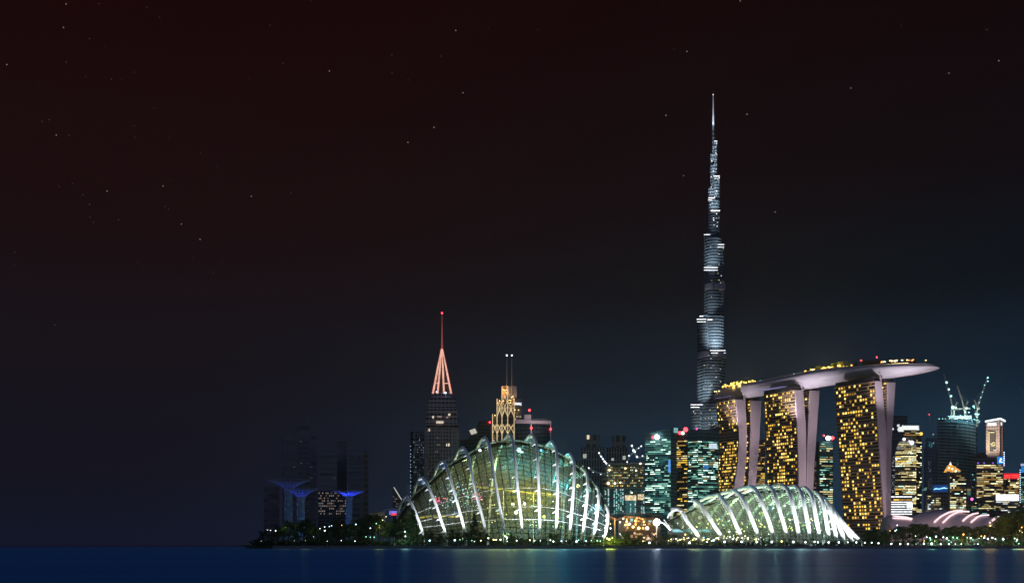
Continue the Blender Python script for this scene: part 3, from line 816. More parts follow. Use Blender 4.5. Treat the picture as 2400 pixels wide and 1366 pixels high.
# ---- the three-tower hotel and its roof deck
DIRR = Vector((-.539, .842, 0))          # along the row of towers, away from the viewer
QV = Vector((.842, .539, 0))             # across the row, to the right and away
hotel_wall = facade('bronze hotel glass', (.40, .27, .17), (.040, .028, .020), 3.35, 400, .66, 1.0, rough=.35)
mauve = mat('hotel end wall cladding', (.50, .41, .44), .7, noise=.1, nscale=.05)
dark_trim = mat('hotel dark soffit', (.05, .045, .05), .6)
def on_plane(o0, px, py):
    u = (px - CX) / F
    w = (u * o0[1] - o0[0]) / (QV.x - u * QV.y)
    p = Vector((o0[0] + QV.x * w, o0[1] + QV.y * w, 0))
    p.z = CZ + (HZ - py) / F * p.y
    return p
def profile_at(o0, poly, py):
    # column of a profile polyline (px, py) at row py
    for (x0, y0), (x1, y1) in zip(poly, poly[1:]):
        if y0 <= py <= y1:
            return x0 + (x1 - x0) * (py - y0) / (y1 - y0)
    return poly[0][0] if py < poly[0][1] else poly[-1][0]
def hotel_tower(label, o0, L, A_l, A_r, B_l, B_r, rows, cols, p, seed, y0w, y1w, warm_end=True, clusters=1.0):
    root = thing('hotel_tower', label, 'hotel tower', Vector((o0[0], o0[1], 1.5)) + DIRR * L / 2 + QV * 8, 'hotel towers under the roof deck')
    n = 14
    yt, yb = A_l[0][1], A_l[-1][1]
    def slab(l, r, nm, ext=0.0):
        q = MB(); ys = [l[0][1] + (l[-1][1] - l[0][1]) * i / n for i in range(n + 1)]
        for a, c in zip(ys, ys[1:]):
            pts = [on_plane(o0, profile_at(o0, l, a), a), on_plane(o0, profile_at(o0, r, a), a), on_plane(o0, profile_at(o0, r, c), c), on_plane(o0, profile_at(o0, l, c), c)]
            q.prism([p_ + DIRR * 1.2 for p_ in pts], [p_ + DIRR * L for p_ in pts], 0)
        q.build(nm, hotel_wall, root)
        q = MB()
        for a, c in zip(ys, ys[1:]):
            pts = [on_plane(o0, profile_at(o0, l, a), a), on_plane(o0, profile_at(o0, r, a), a), on_plane(o0, profile_at(o0, r, c), c), on_plane(o0, profile_at(o0, l, c), c)]
            q.prism([p_ + DIRR * 1.19 for p_ in pts], pts, 0)
        q.build('end_wall', mauve, root)
    slab(A_l, A_r, 'front_slab'); slab(B_l, B_r, 'rear_slab')
    # floor ledges along the front slab
    q = MB(); nf = rows
    for k in range(nf + 1):
        y = yt + (yb - yt) * k / nf
        a = on_plane(o0, profile_at(o0, A_l, y), y); a = a - QV * .35
        q.box(a + DIRR * (L / 2 + .6), DIRR * (L / 2 - .6), QV * .34, (0, 0, .28))
    q.build('floor_ledge', mat('hotel ledge', (.72, .54, .38), .6), root)
    # lit rooms
    rnd = random.Random(seed); it = []
    fld = [(rnd.uniform(0, 1), rnd.uniform(0, 1), rnd.uniform(.10, .22)) for _ in range(9)]
    for r_ in range(rows):
        y = yt + (yb - yt) * (r_ + .5) / rows
        if not (y0w <= y <= y1w): continue
        a = on_plane(o0, profile_at(o0, A_l, y), y) - QV * .12
        for c in range(cols):
            fx = (c + .5) / cols; fy = (r_ + .5) / rows
            pp_ = p * (.72 + .75 * clusters * any((fx - u) ** 2 + ((fy - v) * 1.6) ** 2 < s * s for u, v, s in fld))
            if rnd.random() < pp_:
                ctr = a + DIRR * (1.5 + (L - 3) * fx)
                it.append((ctr, DIRR * ((L - 3) / cols * .29), Vector((0, 0, .29 * (yb - yt) / rows / F * a.y * rnd.uniform(.85, 1.0))), QV * .1, rnd.choices(WARM, [2, 5, 2])[0]))
    # lit rooms of the rear slab, seen in the gap between the end walls
    gp = []
    for r_ in range(rows):
        y = yt + (yb - yt) * (r_ + .5) / rows
        if y > y1w: continue
        x0 = profile_at(o0, A_r, y); x1 = profile_at(o0, B_l, y)
        if x1 - x0 < 3: continue
        for _ in range(1 + int(x1 - x0 > 9)):
            if rnd.random() < .45:
                a = on_plane(o0, x1, y) - QV * .12
                ctr = a + DIRR * rnd.uniform(2, 10)
                gp.append((ctr, DIRR * 1.5, Vector((0, 0, .95)), QV * .1, rnd.choice(WARM)))
    rects_to_windows(root, gp + it, 100)
    # machine storey between the slabs and the deck
    q = MB()
    for l, r in ((A_l, A_r), (B_l, B_r)):
        a, c = on_plane(o0, l[0][0], yt), on_plane(o0, r[0][0], yt)
        c2 = c - (c - a) * .05
        h = Vector((0, 0, 5.5))
        q.prism([a + DIRR * 3, c2 + DIRR * 3, c2 + DIRR * (L - 1), a + DIRR * (L - 1)], [a + DIRR * 3 + h, c2 + DIRR * 3 + h, c2 + DIRR * (L - 1) + h, a + DIRR * (L - 1) + h])
    q.build('machine_storey', dark_trim, root)
    a = on_plane(o0, A_r[0][0] - 3, yt); 
    for dx in (-2.6, 2.6):
        q = MB(); q.tube([a - DIRR * .5, a - DIRR * .5 + QV * dx + Vector((0, 0, 8.5))], .55, 6); q.build('deck_strut', mauve, root)
    # aim point for the end-wall floods
    mid = on_plane(o0, (A_l[len(A_l) // 2][0] + B_r[len(B_r) // 2][0]) / 2, (yt + yb) / 2)
    return root, mid
o3 = (413.6, 1165.0); o2 = (413.6 - .539 * 118.3, 1165 + .842 * 118.3); o1 = (413.6 - .539 * 220, 1165 + .842 * 220)
yb_ = 1276
T3 = hotel_tower('nearest hotel tower, whose two mauve end walls meet in a narrow V', o3, 58, [(2052, 893), (2062, 1060), (2074, 1232), (2075, yb_)], [(2067, 894), (2079, 1030), (2086, 1060), (2087, yb_)], [(2081, 896), (2079.1, 1030), (2078, 1060), (2076, yb_)], [(2099, 898), (2090, 1032), (2087.5, 1100), (2087.5, yb_)], 44, 15, .40, 41, 890, 1240)
T2 = hotel_tower('middle hotel tower, with its two tall mauve end walls standing apart', o2, 53, [(1864, 914), (1868, 990), (1871, 1060), (1872, 1140), (1868, yb_)], [(1883, 914), (1889, 1000), (1890, 1060), (1889, 1140), (1886, yb_)], [(1899, 915), (1894, 1000), (1891, 1080), (1890, 1140), (1888, yb_)], [(1921, 918), (1915, 1000), (1909, 1080), (1906, 1143), (1905, yb_)], 46, 15, .48, 43, 905, 1150)
T1 = hotel_tower('farthest hotel tower, whose curved end walls flare at the foot', o1, 37, [(1724, 936), (1733, 1019), (1731, 1060), (1729, 1086), (1721, 1140), (1697, yb_)], [(1747, 938), (1751, 1019), (1750, 1060), (1748, 1093), (1743, 1138), (1722, yb_)], [(1761, 939), (1758, 1040), (1754, 1133), (1746, yb_)], [(1785, 941), (1778, 1060), (1772, 1133), (1766, yb_)], 46, 13, .46, 47, 930, 1160)
base = T3[1] - DIRR * 75 - QV * 32; base.z = 8
spot('end_wall_flood', base, T3[1], 3.6e5, (1, .84, .92), 100, .9, 2)
for (rt, mid), k in ((T2, 1.0), (T1, 1.1)):
    for zz, w_ in ((25, .8), (85, .9), (150, .9)):          # added unseen floods hung in the gap to light the end walls evenly
        base = mid - DIRR * 44 + QV * 6; base.z = zz
        spot('end_wall_flood', base, Vector((mid.x, mid.y, zz + 8)), 4.2e4 * w_ * k, (1, .84, .92), 120, .9, 2)
# deck hull
def row_pt(s_): return Vector((297 + 8 + 112 * s_, 1372 + 6 - 175 * s_, 0))
def row_px(px):
    u = (px - CX) / F
    s_ = (u * 1378 - 305) / (112 + 175 * u)
    return row_pt(s_)
nrm = Vector((.842, .539, 0))
top = [(1671, 931), (1678, 921), (1700, 913), (1740, 905), (1795, 899), (1857, 888), (1930, 873), (1990, 866), (2040, 863), (2100, 859), (2142, 857), (2180, 856.5), (2203, 859)]
bot = [(1671, 934), (1683, 941), (1705, 941), (1740, 934), (1795, 926), (1857, 918), (1930, 905), (1990, 896), (2040, 891), (2087, 886), (2147, 877), (2180, 870), (2203, 862)]
def interp(tab, x):
    for (x0, y0), (x1, y1) in zip(tab, tab[1:]):
        if x0 <= x <= x1: return y0 + (y1 - y0) * (x - x0) / (x1 - x0)
    return tab[-1][1]
NS, NR = 64, 14
hull_rings = []
for i in range(NS + 1):
    px = 1671.5 + (2202.5 - 1671.5) * i / NS
    c = row_px(px)
    f = i / NS
    hw = 19 * max(.03, min(1, (math.sin(math.pi * min(f / .30, 1) / 2) if f < .3 else 1) * (1 if f < .62 else math.sqrt(max(.0, 1 - ((f - .62) / .385) ** 2)))))
    zt, zb = CZ + (HZ - interp(top, px)) / F * c.y, CZ + (HZ - interp(bot, px)) / F * c.y
    ring = []
    for k in range(NR + 1):
        a = math.pi * k / NR
        ring.append(c + nrm * (-hw * math.cos(a)) + Vector((0, 0, zt - (zt - zb) * math.sin(a) ** .85)))
    hull_rings.append((c, hw, zt, ring))
deck = thing('roof_deck', 'long ship-shaped roof deck with a pale curved hull lying across three hotel towers', 'roof deck', hull_rings[NS // 2][0] + Vector((0, 0, hull_rings[NS // 2][2])))
q = MB(); b0 = 0
for c, hw, zt, ring in hull_rings: q.v += ring
for i in range(NS):
    for k in range(NR):
        a = i * (NR + 1) + k
        q.f.append([a, a + 1, a + NR + 2, a + NR + 1]); q.m.append(0)
    a = i * (NR + 1)
    q.f.append([a, a + NR + 1, a + NR + 1 + NR, a + NR]); q.m.append(0)
q.build('hull', mat('hull cladding', (.50, .46, .49), .45, noise=.08, nscale=.08), deck, True)
q = MB()
for i in range(2, NS - 1):
    c, hw, zt, _ = hull_rings[i]; c2, hw2, zt2, _ = hull_rings[i + 1]
    for sgn in (-1, 1):
        p0, p1 = c + nrm * sgn * hw * .98, c2 + nrm * sgn * hw2 * .98
        q.prism([p0 + Vector((0, 0, zt + .02)), p0 - nrm * sgn * .4 + Vector((0, 0, zt + .02)), p0 - nrm * sgn * .4 + Vector((0, 0, zt + 1.5)), p0 + Vector((0, 0, zt + 1.5))],
                [p1 + Vector((0, 0, zt2 + .02)), p1 - nrm * sgn * .4 + Vector((0, 0, zt2 + .02)), p1 - nrm * sgn * .4 + Vector((0, 0, zt2 + 1.5)), p1 + Vector((0, 0, zt2 + 1.5))])
q.build('parapet', mat('deck parapet', (.30, .24, .22), .6), deck)
def deck_z(px):
    c = row_px(px); return CZ + (HZ - interp(top, px)) / F * c.y
def deck_box(px0, px1, h, back, name, m, z0=0.05, wd=5):
    q = MB(); n = 6
    for i in range(n):
        a, c = px0 + (px1 - px0) * i / n, px0 + (px1 - px0) * (i + 1) / n
        A, C_ = row_px(a) + nrm * back, row_px(c) + nrm * back
        A.z, C_.z = deck_z(a) + z0, deck_z(c) + z0
        q.prism([A, A + nrm * wd, A + nrm * wd + Vector((0, 0, h)), A + Vector((0, 0, h))], [C_, C_ + nrm * wd, C_ + nrm * wd + Vector((0, 0, h)), C_ + Vector((0, 0, h))])
    return q.build(name, m, deck)
brn = mat('deck pavilion', (.10, .065, .05), .7)
deck_box(2035, 2150, 3.0, -8, 'restaurant', brn)
deck_box(2040, 2138, 5.0, 2, 'upper_lounge', brn, 3.2)
deck_box(2020, 2060, 9.0, 0, 'domed_hall', mat('dark deck hall', (.05, .03, .03), .7), 0.1)
deck_box(1795, 1895, 3.6, -4, 'pool_house', brn)
deck_box(1876, 1884, 2.2, -11, 'bar', brn)
for px in (2018, 2055):
    q = MB(); c = row_px(px); c.z = deck_z(px) + (12.5 if px == 2055 else 10); q.tube([c - Vector((0, 0, 12)), c], .15, 5); q.build('antenna', dark_trim, deck)
    q = MB(); q.ball(c, .9, 0, 8, 6); q.build('beacon', RED, deck)
am = glow('deck amber lamp', (1, .58, .12), 3.2); amy = glow('deck yellow lamp', (1, .78, .30), 3.5)
amr = glow('deck orange lamp', (1, .38, .12), 1.8); amt = glow('deck teal lamp', (.3, .9, .9), 2)
for k in range(22):
    px = 2043 + k * 4.5
    if k == 12: continue
    q = MB(); c = row_px(px) - nrm * 8.3; c.z = deck_z(px) + 1.9; q.box(c, DIRR * .8, QV * .15, (0, 0, .75)); q.build('lamp', amy, deck)
rnd = random.Random(12)
for k in range(20):
    px = rnd.uniform(2050, 2140)
    q = MB(); c = row_px(px) + nrm * 1.8; c.z = deck_z(px) + rnd.uniform(6.2, 7.6); q.box(c, DIRR * rnd.uniform(.6, 2.2), QV * .15, (0, 0, .6)); q.build('lamp', rnd.choice([am, amr, amr, amy, amt]), deck)
for k in range(26):
    px = rnd.uniform(1798, 1895)
    q = MB(); c = row_px(px) - nrm * 4.3; c.z = deck_z(px) + rnd.uniform(1.0, 3.4); q.box(c, DIRR * rnd.uniform(.4, .9), QV * .15, (0, 0, .45)); q.build('lamp', rnd.choice([am, amr, amy, amr]), deck)
for px, py, mm in ((1680, 917, amy), (1684, 917, amy), (1690, 916, amy), (1700, 911, amt), (1787, 892, amt), (1866, 876, amt)):
    q = MB(); c = row_px(px) - nrm * 4; c.z = Z(py, c.y); q.ball(c, .8, 0, 6, 4); q.build('lamp', mm, deck)
q = MB(); c = row_px(2168); c.z = deck_z(2168); q.tube([c, c + Vector((0, 0, 5))], .4, 6); q.lathe((c.x, c.y), [(.5, c.z + 4.6), (2.4, c.z + 5.4), (2.4, c.z + 5.9), (1.2, c.z + 6.3)], 12); q.build('lookout', mat('lookout', (.5, .42, .38), .6), deck)
q = MB(); q.ball(c + Vector((0, -2.4, 5.6)), .7, 0, 6, 4); q.build('lamp', amy, deck)
q = MB(); q.tube([row_px(2038) - nrm * 0 + Vector((0, 0, 0))] * 1 + [row_px(2038)], .1, 3)
for a, c in ((1686, 1724), (1800, 1864)):
    pts = []
    for px in (a, (a * 2 + c) / 3, (a + 2 * c) / 3, c):
        i = int((px - 1671.5) / 531 * NS); pts.append(hull_rings[i][3][3] - nrm * .35 - Vector((0, 0, .5)))
    q = MB(); q.tube(pts, [.4, .7, .7, .4], 6); q.build('soffit_light', glow('lilac soffit light', (.50, .44, 1), .42, var=.2), deck)
# uplights that wash the hull
for px, w_, an in ((1760, 2.0e5, 110), (1900, 2.6e5, 110), (1940, 2.0e5, 100), (2120, 3.0e5, 115), (2165, 1.2e5, 100)):
    c = row_px(px) - nrm * 42; c.z = Z(interp(bot, px), c.y) - 34
    a = row_px(px); a.z = deck_z(px) - 8
    spot('hull_uplight', c, a, w_ * .42, (.95, .87, 1), an, .9, 1.5)
# EOF-HOTEL
# ---- towers to the right of the hotel
YQ = 1480
o = bld('office_tower', 'green-yellow lit slim tower with a white and red roof beacon seen between two hotel towers', [(1913, YQ), (1921, YQ - 6), (1953, YQ)], [1036, 1034, 1034], 30, og)
it = []
grid(o, (1921, YQ - 6), (1952, YQ), 1038, 1200, 32, 8, .72, CYAN + YEL[:2], .85, .5, 51, True, it, .3, wts=[3, 4, 1, 3, 3])
rects_to_windows(o, it, 80)
q = MB(); q.ball(P(1941, 1026, YQ - 6), 3.0, 0, 10, 8); q.build('flood_lamp', BEACON_W, o)
q = MB(); q.ball(P(1951, 1026, YQ - 7), 2.6, 0, 10, 8); q.build('beacon', RED, o)
q = MB(); q.ball(P(1931, 1020, YQ - 5), 1.4, 0, 8, 6); q.build('beacon', RED, o)
o = bld('office_tower', 'sliver of an amber-lit tower in the gap beside the farthest hotel tower', [(1772, 1500), (1793, 1500)], 1030, 26, facade('dark plum tower', (.035, .032, .045), (.014, .014, .022)))
grid(o, (1772, 1500), (1793, 1500), 1036, 1150, 24, 6, .5, WARM[:2] + YEL[:1], .6, .5, 52, True, keep=60)
o = bld('office_tower', 'sliver of a dim tower in the gap beside the middle hotel tower', [(1903, 1490), (1917, 1490)], 1066, 26, facade('dark plum tower', (.035, .032, .045), (.014, .014, .022)))
grid(o, (1903, 1490), (1917, 1490), 1070, 1150, 16, 4, .35, PINKW + WARM[:1], .6, .5, 53, True, keep=40)
o = bld('office_tower', 'tall dark tower with a handful of white windows just right of the nearest hotel tower', [(2078, 1400), (2127, 1400)], 974, 36, facade('slate blue tower', (.05, .09, .13), (.025, .05, .075), 7, 40, .8, .95))
it = []
for px, py in ((2093, 1005), (2107, 996), (2107, 1001), (2116, 998), (2112, 1006), (2105, 1006), (2110, 1006), (2104, 997)):
    c = P(px, py, 1399.6); it.append((c, Vector((.75, 0, 0)), Vector((0, 0, 1.3)), Vector((0, .3, 0)), WHITE[1]))
grid(o, (2086, 1400), (2099, 1400), 1060, 1155, 22, 5, .45, [WHITE[0], DIM[1], WHITE[1]], .35, .45, 54, items=it)
rects_to_windows(o, it, 60)

# shouldered tower with warm lit storeys
YV = 1280
o = thing('shouldered_tower', 'warm-lit tower with a rounded left shoulder and a white crown', 'office tower', (X(2128, YV), YV + 15, 1.5))
vm = facade('cream banded tower', (.24, .22, .17), (.05, .05, .035), 4.0, 3.0, .55, .9)
outline = [(2099, 1206), (2097.5, 1100), (2098, 1060), (2101, 1046), (2106, 1036), (2112, 1028), (2119, 1022)]
q = MB()
for (xa, ya), (xb, yb2) in zip(outline, outline[1:]):
    r0 = [(X(xa, YV), YV), (X(xa + (2147 - xa) * .5, YV), YV - 4.5), (X(2147, YV), YV - 1), (X(2147, YV + 26), YV + 26), (X(xa, YV + 26), YV + 26)]
    r1 = [(X(xb, YV), YV), (X(xb + (2147 - xb) * .5, YV), YV - 4.5), (X(2147, YV), YV - 1), (X(2147, YV + 26), YV + 26), (X(xb, YV + 26), YV + 26)]
    q.prism([(x, y, Z(ya, YV)) for x, y in r0], [(x, y, Z(yb2, YV)) for x, y in r1])
q.build('shoulder_block', vm, o)
block([(2147.3, YV), (2160, YV + 6)], 1020, 24).build('side_block', facade('dark side block', (.05, .05, .05), (.02, .02, .022), 4, 3, .6, .8), o)
block([(2118, YV + 2), (2159, YV + 4)], 1007, 20, Z(1024, YV)).build('crown_storeys', vm, o)
q = MB()
for k in range(5):
    i = k * .9
    q.abox(X(2119 + i * .6, YV), X(2157 - i * .5, YV), YV + 2 - .4 * k + 1.5, YV + 20, Z(1007 - k * 2.2, YV) + .05, Z(1007 - (k + 1) * 2.2, YV) - .25)
q.build('crown', glow('white crown light', (.95, 1, .97), .95, var=.15), o)
it = []
for k in range(46):
    y = 1037 + k * 3.65
    xl = 2098.5 if y > 1062 else interp([(r[1], r[0]) for r in reversed(outline)], y) + 1.5
    rr_ = random.Random(k * 7 + 1)
    if rr_.random() < .12 and y > 1060: continue
    x = xl
    while x < 2145:
        w = rr_.uniform(4, 15); xe = min(x + w, 2146)
        if rr_.random() < .88:
            cxm = (x + xe) / 2
            f = (cxm - xl) / (2147 - xl); dy = -4.5 * (f / .5) if f < .5 else -4.5 + 3.5 * (f - .5) / .5
            s_ = YV / F / 2
            sl = (-4.5 / (X(2147, YV) - X(xl, YV)) * 2) if f < .5 else (3.5 / (X(2147, YV) - X(xl, YV)) * 2)
            c = P(cxm, y, YV); c.y += dy - .3
            it.append((c, Vector(((xe - x) * s_, sl * (xe - x) * s_, 0)), Vector((0, 0, .52)), Vector((0, .25, 0)), rr_.choices(YEL + [WARM[1], CYAN[2]], [3, 6, 3, 1, 1])[0] if y > 1056 else rr_.choice([YEL[0], WHITE[0], YEL[1]])))
        x = xe + rr_.uniform(.5, 2)
grid(o, (2147.3, YV), (2160, YV + 6), 1030, 1205, 40, 4, .32, YEL, .8, .5, 55, True, it)
grid(o, (2118, YV + 2), (2159, YV + 4), 1009, 1021, 3, 12, .55, WARM[:1] + YEL[:2], .8, .5, 56, True, it)
rects_to_windows(o, it, 100)
for px, py, r, mm in ((2119, 1029, 2.4, WHITE[2]), (2137, 1037, 3.4, WHITE[2]), (2131, 1033, 1.6, WHITE[1]), (2159, 1016, 2.6, glow('amber roof lamp', (1, .62, .08), 1.6)), (2101, 1076, 1.4, WHITE[2])):
    q = MB(); q.ball(P(px, py, YV - 5), r * .8, 0, 8, 6); q.build('flood_lamp', mm, o)

# hazy blue slim tower
o = bld('office_tower', 'faint blue slab tower with a small teal light left of the tower under construction', [(2165, 1560), (2198, 1560)], 1048, 30, facade('misty blue tower', (.09, .16, .21), (.05, .10, .14), 5, 5, .6, .6))
block([(2169, 1562), (2196, 1562)], 1026, 24, Z(1048, 1560)).build('upper_block', MATS['misty blue tower'], o)
it = []
for px, py, w, h in ((2178, 1043, 2, 7), (2183.5, 1043, 3, 10), (2188, 1038, 3, 3), (2179, 1037, 2, 3)):
    c = P(px, py, 1559 if py > 1048 else 1561); s_ = c.y / F / 2; it.append((c, Vector((w * s_, 0, 0)), Vector((0, 0, h * s_)), Vector((0, .4, 0)), TEAL[0] if px != 2188 else WHITE[0]))
grid(o, (2175, 1560), (2183, 1560), 1065, 1150, 26, 3, .5, [DIM[0], DIM[1], WHITE[0]], .35, .4, 57, items=it)
rects_to_windows(o, it, 50)

# tower under construction with its cranes
YU = 1420
o = thing('unfinished_tower', 'curved dark blue tower under construction with teal work lights on its top floor', 'tower', (X(2245, YU), YU + 20, 1.5))
um = facade('unfinished blue glass', (.05, .12, .16), (.022, .062, .09), 9.0, 7.5, .86, .88)
q = MB(); n = 10
ring = []
for i in range(n + 1):
    f = i / n; px = 2197 + 94 * f
    ring.append((X(px, YU), YU - 16 * 4 * f * (1 - f) * .6 + 6 * f))
ring += [(X(2291, YU + 34), YU + 34), (X(2197, YU + 34), YU + 34)]
def top_y(x):
    f = min(1, max(0, (x - X(2197, YU)) / (X(2291, YU) - X(2197, YU)))); return 982 + 6.5 * f
q.prism([(x, y, 1.4) for x, y in ring], [(x, y, Z(top_y(x), YU)) for x, y in ring]); q.build('core', um, o)
q = MB()
for k in range(26):
    py = 990 + k * 7.3
    pts = [Vector((x, y - .45, Z(top_y(x), YU) - (py - 984) / F * YU)) for x, y in ring[:n + 1]]
    q.tube(pts, .38, 4)
q.build('floor_edge', mat('raw concrete edge', (.34, .50, .56), .8), o)
lw = glow('teal work light', (.45, 1, .98), 2.6, True)
rnd = random.Random(3)
q2 = MB()
for k in range(15):
    px = 2223 + k * 3.6 + rnd.uniform(-.6, .6)
    q = MB(); q.ball(P(px, 974.5 + rnd.uniform(-1, 1.5), YU - 4), rnd.uniform(.5, .8), 0, 6, 4); q.build('work_light', lw, o)
for k in range(22):
    px = 2255 + rnd.uniform(0, 42)
    q = MB(); q.ball(P(px, 983 + rnd.uniform(-4, 5) + (px - 2255) * .06, YU - 9), rnd.uniform(.25, .45), 0, 6, 4); q.build('work_light', lw, o)
for px in (2201, 2209, 2216):
    q = MB(); q.ball(P(px, 981, YU - 2), .55, 0, 6, 4); q.build('work_light', lw, o)
q = MB(); q.abox(X(2222, YU), X(2276, YU), YU - 2, YU + 20, Z(982, YU), Z(975, YU)); q.build('top_platform', mat('raw concrete', (.22, .24, .24), .85), o)
grid(o, (2230, YU - 12), (2285, YU), 1080, 1160, 14, 14, .07, [TEAL[1], DIM[1], WHITE[1], TEAL[0]], .4, .4, 58, out=1.0)
for px, w_ in ((2230, 8e3), (2250, 1.4e4), (2268, 1e4), (2286, 8e3)):
    point('work_glow', P(px, 972, YU - 9), w_, (.5, 1, 1), 1)
crane_m = mat('crane steel', (.34, .32, .27), .6)
def crane(label, mast, jib, counter, lamps, Y, tip=None, w=1.5):
    c = thing('tower_crane', label, 'crane', P(mast[0], mast[1], Y), 'tower cranes over the unfinished tower')
    q = MB(); q.truss(P(mast[0], mast[1], Y), P(mast[0], mast[2], Y), w, 2.6, .16); q.build('mast', crane_m, c)
    q = MB(); q.truss(P(*jib[0], Y), P(*jib[1], Y), w * .75, 2.6, .13); q.build('jib', crane_m, c)
    if counter:
        q = MB(); q.truss(P(*counter[0], Y), P(*counter[1], Y), w * .7, 2.6, .12); q.build('back_stay', crane_m, c)
        q = MB(); a = P(*counter[1], Y); q.tube([a, P(jib[0][0] * .4 + jib[1][0] * .6, jib[0][1] * .4 + jib[1][1] * .6, Y)], .1, 3); q.build('stay_cable', crane_m, c)
    q = MB(); a = P(mast[0], mast[2], Y); q.box(a + Vector((1.2, -1, .5)), (1.6, 0, 0), (0, 1.2, 0), (0, 0, 1.5)); q.build('cab', mat('crane cab', (.5, .5, .45), .5), c)
    for x, y, r in lamps:
        q = MB(); q.ball(P(x, y, Y - 1.6), r * .75, 0, 8, 6); q.build('crane_lamp', lw, c)
    return c
c = crane('crane with three bright teal lamps strung along its left-leaning jib', (2236, 982, 956), [(2233, 954), (2212, 876)], [(2236, 954), (2244, 943)], [(2218.5, 896, 2.0), (2224, 912, 1.8), (2229, 928, 1.8), (2233, 954, 2.9)], YU - 2)
q = MB(); q.truss(P(2230, 982, YU - 2), P(2230, 958, YU - 2), 1.2, 2.4, .15); q.build('mast', crane_m, c)
c = crane('crane with a pale lattice jib raised over the middle of the unfinished tower', (2262, 982, 957), [(2260, 955), (2243.5, 904)], [(2262, 955), (2269, 940)], [(2271, 966, 1.0), (2259, 961, .6), (2273, 957, .6)], YU - 3)
q = MB(); q.truss(P(2238, 958, YU - 3), P(2274, 957, YU - 3), 1.4, 2.6, .18); q.build('counter_jib', crane_m, c)
spot('crane_light', P(2262, 980, YU - 30), P(2255, 935, YU), 5e4, (1, .93, .8), 110, .9, 1)
crane('crane with a thin right-leaning jib dotted with small lamps, at the tower corner', (2290, 1000, 958), [(2290, 956), (2316, 880)], [(2290, 956), (2284, 937)], [(2295, 943, .75), (2299, 931, .75), (2303, 918, .75), (2307.5, 902, .8), (2315.5, 893, 1.1), (2315, 885, 1.4), (2282, 952, 1.8), (2284, 956, .9), (2286, 970, 1.0), (2290, 970, 1.4), (2294, 970, 1.0), (2290, 977, .8), (2292, 984, .7)], YU - 5)
crane('faint thin crane leaning beside the faint blue slab tower', (2187, 1026, 1018), [(2187, 1018), (2178, 972)], None, [(2187, 1017.5, .7)], 1575, w=1.3)
q = MB(); q.ball(P(2178, 971, 1574), .9, 0, 6, 4); tgt = [x for x in bpy.data.objects if x.name.startswith('tower_crane')][-1]; q.build('beacon', RED, tgt)
crane('dim crane jib entering the picture at the far right edge', (2412, 960, 930), [(2411, 934), (2389, 908)], None, [], 1500, w=1.6)

# tall tower with bright crown
YT = 1380
o = bld('crown_tower', 'tall beige tower with a bright white slanting crown at the right', [(2311, YT), (2343, YT - 6), (2352.5, YT + 4)], [990, 984, 989], 30, facade('beige tower', (.33, .28, .25), (.12, .10, .09), 4, 3, .35, .5))
q = MB()
a, c, d_ = P(2308.5, 989, YT - 1), P(2344, 982.5, YT - 7.5), P(2355, 988, YT + 4)
for p0, p1 in ((a, c), (c, d_)):
    n_ = (p1 - p0).cross(Vector((0, 0, 1))).normalized() * .5
    q.box((p0 + p1) / 2 + n_ + Vector((0, 0, .9)), (p1 - p0) / 2, n_, (0, 0, 1.2))
q.build('crown_light', glow('white crown strip', (.93, .97, 1), 1.5, var=.1), o)
for px, py, w, Y in ((2325, 993.5, 18, YT - 4.5), (2347.5, 993, 8, YT - 1.5)):
    q = MB(); cc = P(px, py, Y); q.box(cc, (w / 2 / F * YT, (-1.3 if w > 10 else 3.2), 0), (0, .5, 0), (0, 0, 1.9)); q.build('crown_light', glow('white crown panel', (.95, .97, 1), 1.25), o)
q = MB(); cc = P(2325.5, 1033, YT - 3.4); q.box(cc, (4.6, -.85, 0), (0, .3, 0), (0, 0, 13.5)); pn = q.build('window_panel', facade('dark recessed panel', (.10, .085, .07), (.03, .028, .03), 3.2, 2.5, .6, .8), o)
it = []
for k in range(20):
    it.append((P(2318, 1012 + k * 2.5, YT - 3.2), Vector((.8, -.1, 0)), Vector((0, 0, .5)), Vector((0, .25, 0)), YEL[1]))
for px, py, w in ((2326, 1013, 10), (2329, 1037, 6), (2324, 1040, 5), (2331, 1042, 4), (2327, 1044, 8), (2331, 1054.5, 6), (2333, 1031, 3)):
    it.append((P(px, py, YT - 4.1), Vector((w / 2 / F * YT, -.3, 0)), Vector((0, 0, .75)), Vector((0, .25, 0)), WHITE[1] if py > 1050 else YEL[1]))
for k in range(16):
    it.append((P(2349, 1002 + k * 4.2, YT - .6), Vector((.8, .8, 0)), Vector((0, 0, .8)), Vector((0, .25, 0)), glow('reddish dim window', (1, .45, .3), .35)))
rects_to_windows(o, it, 60)
spot('crown_flood', P(2318, 1058, YT - 40), P(2330, 1020, YT), 2.5e5, (1, .80, .66), 70, .9, 1)

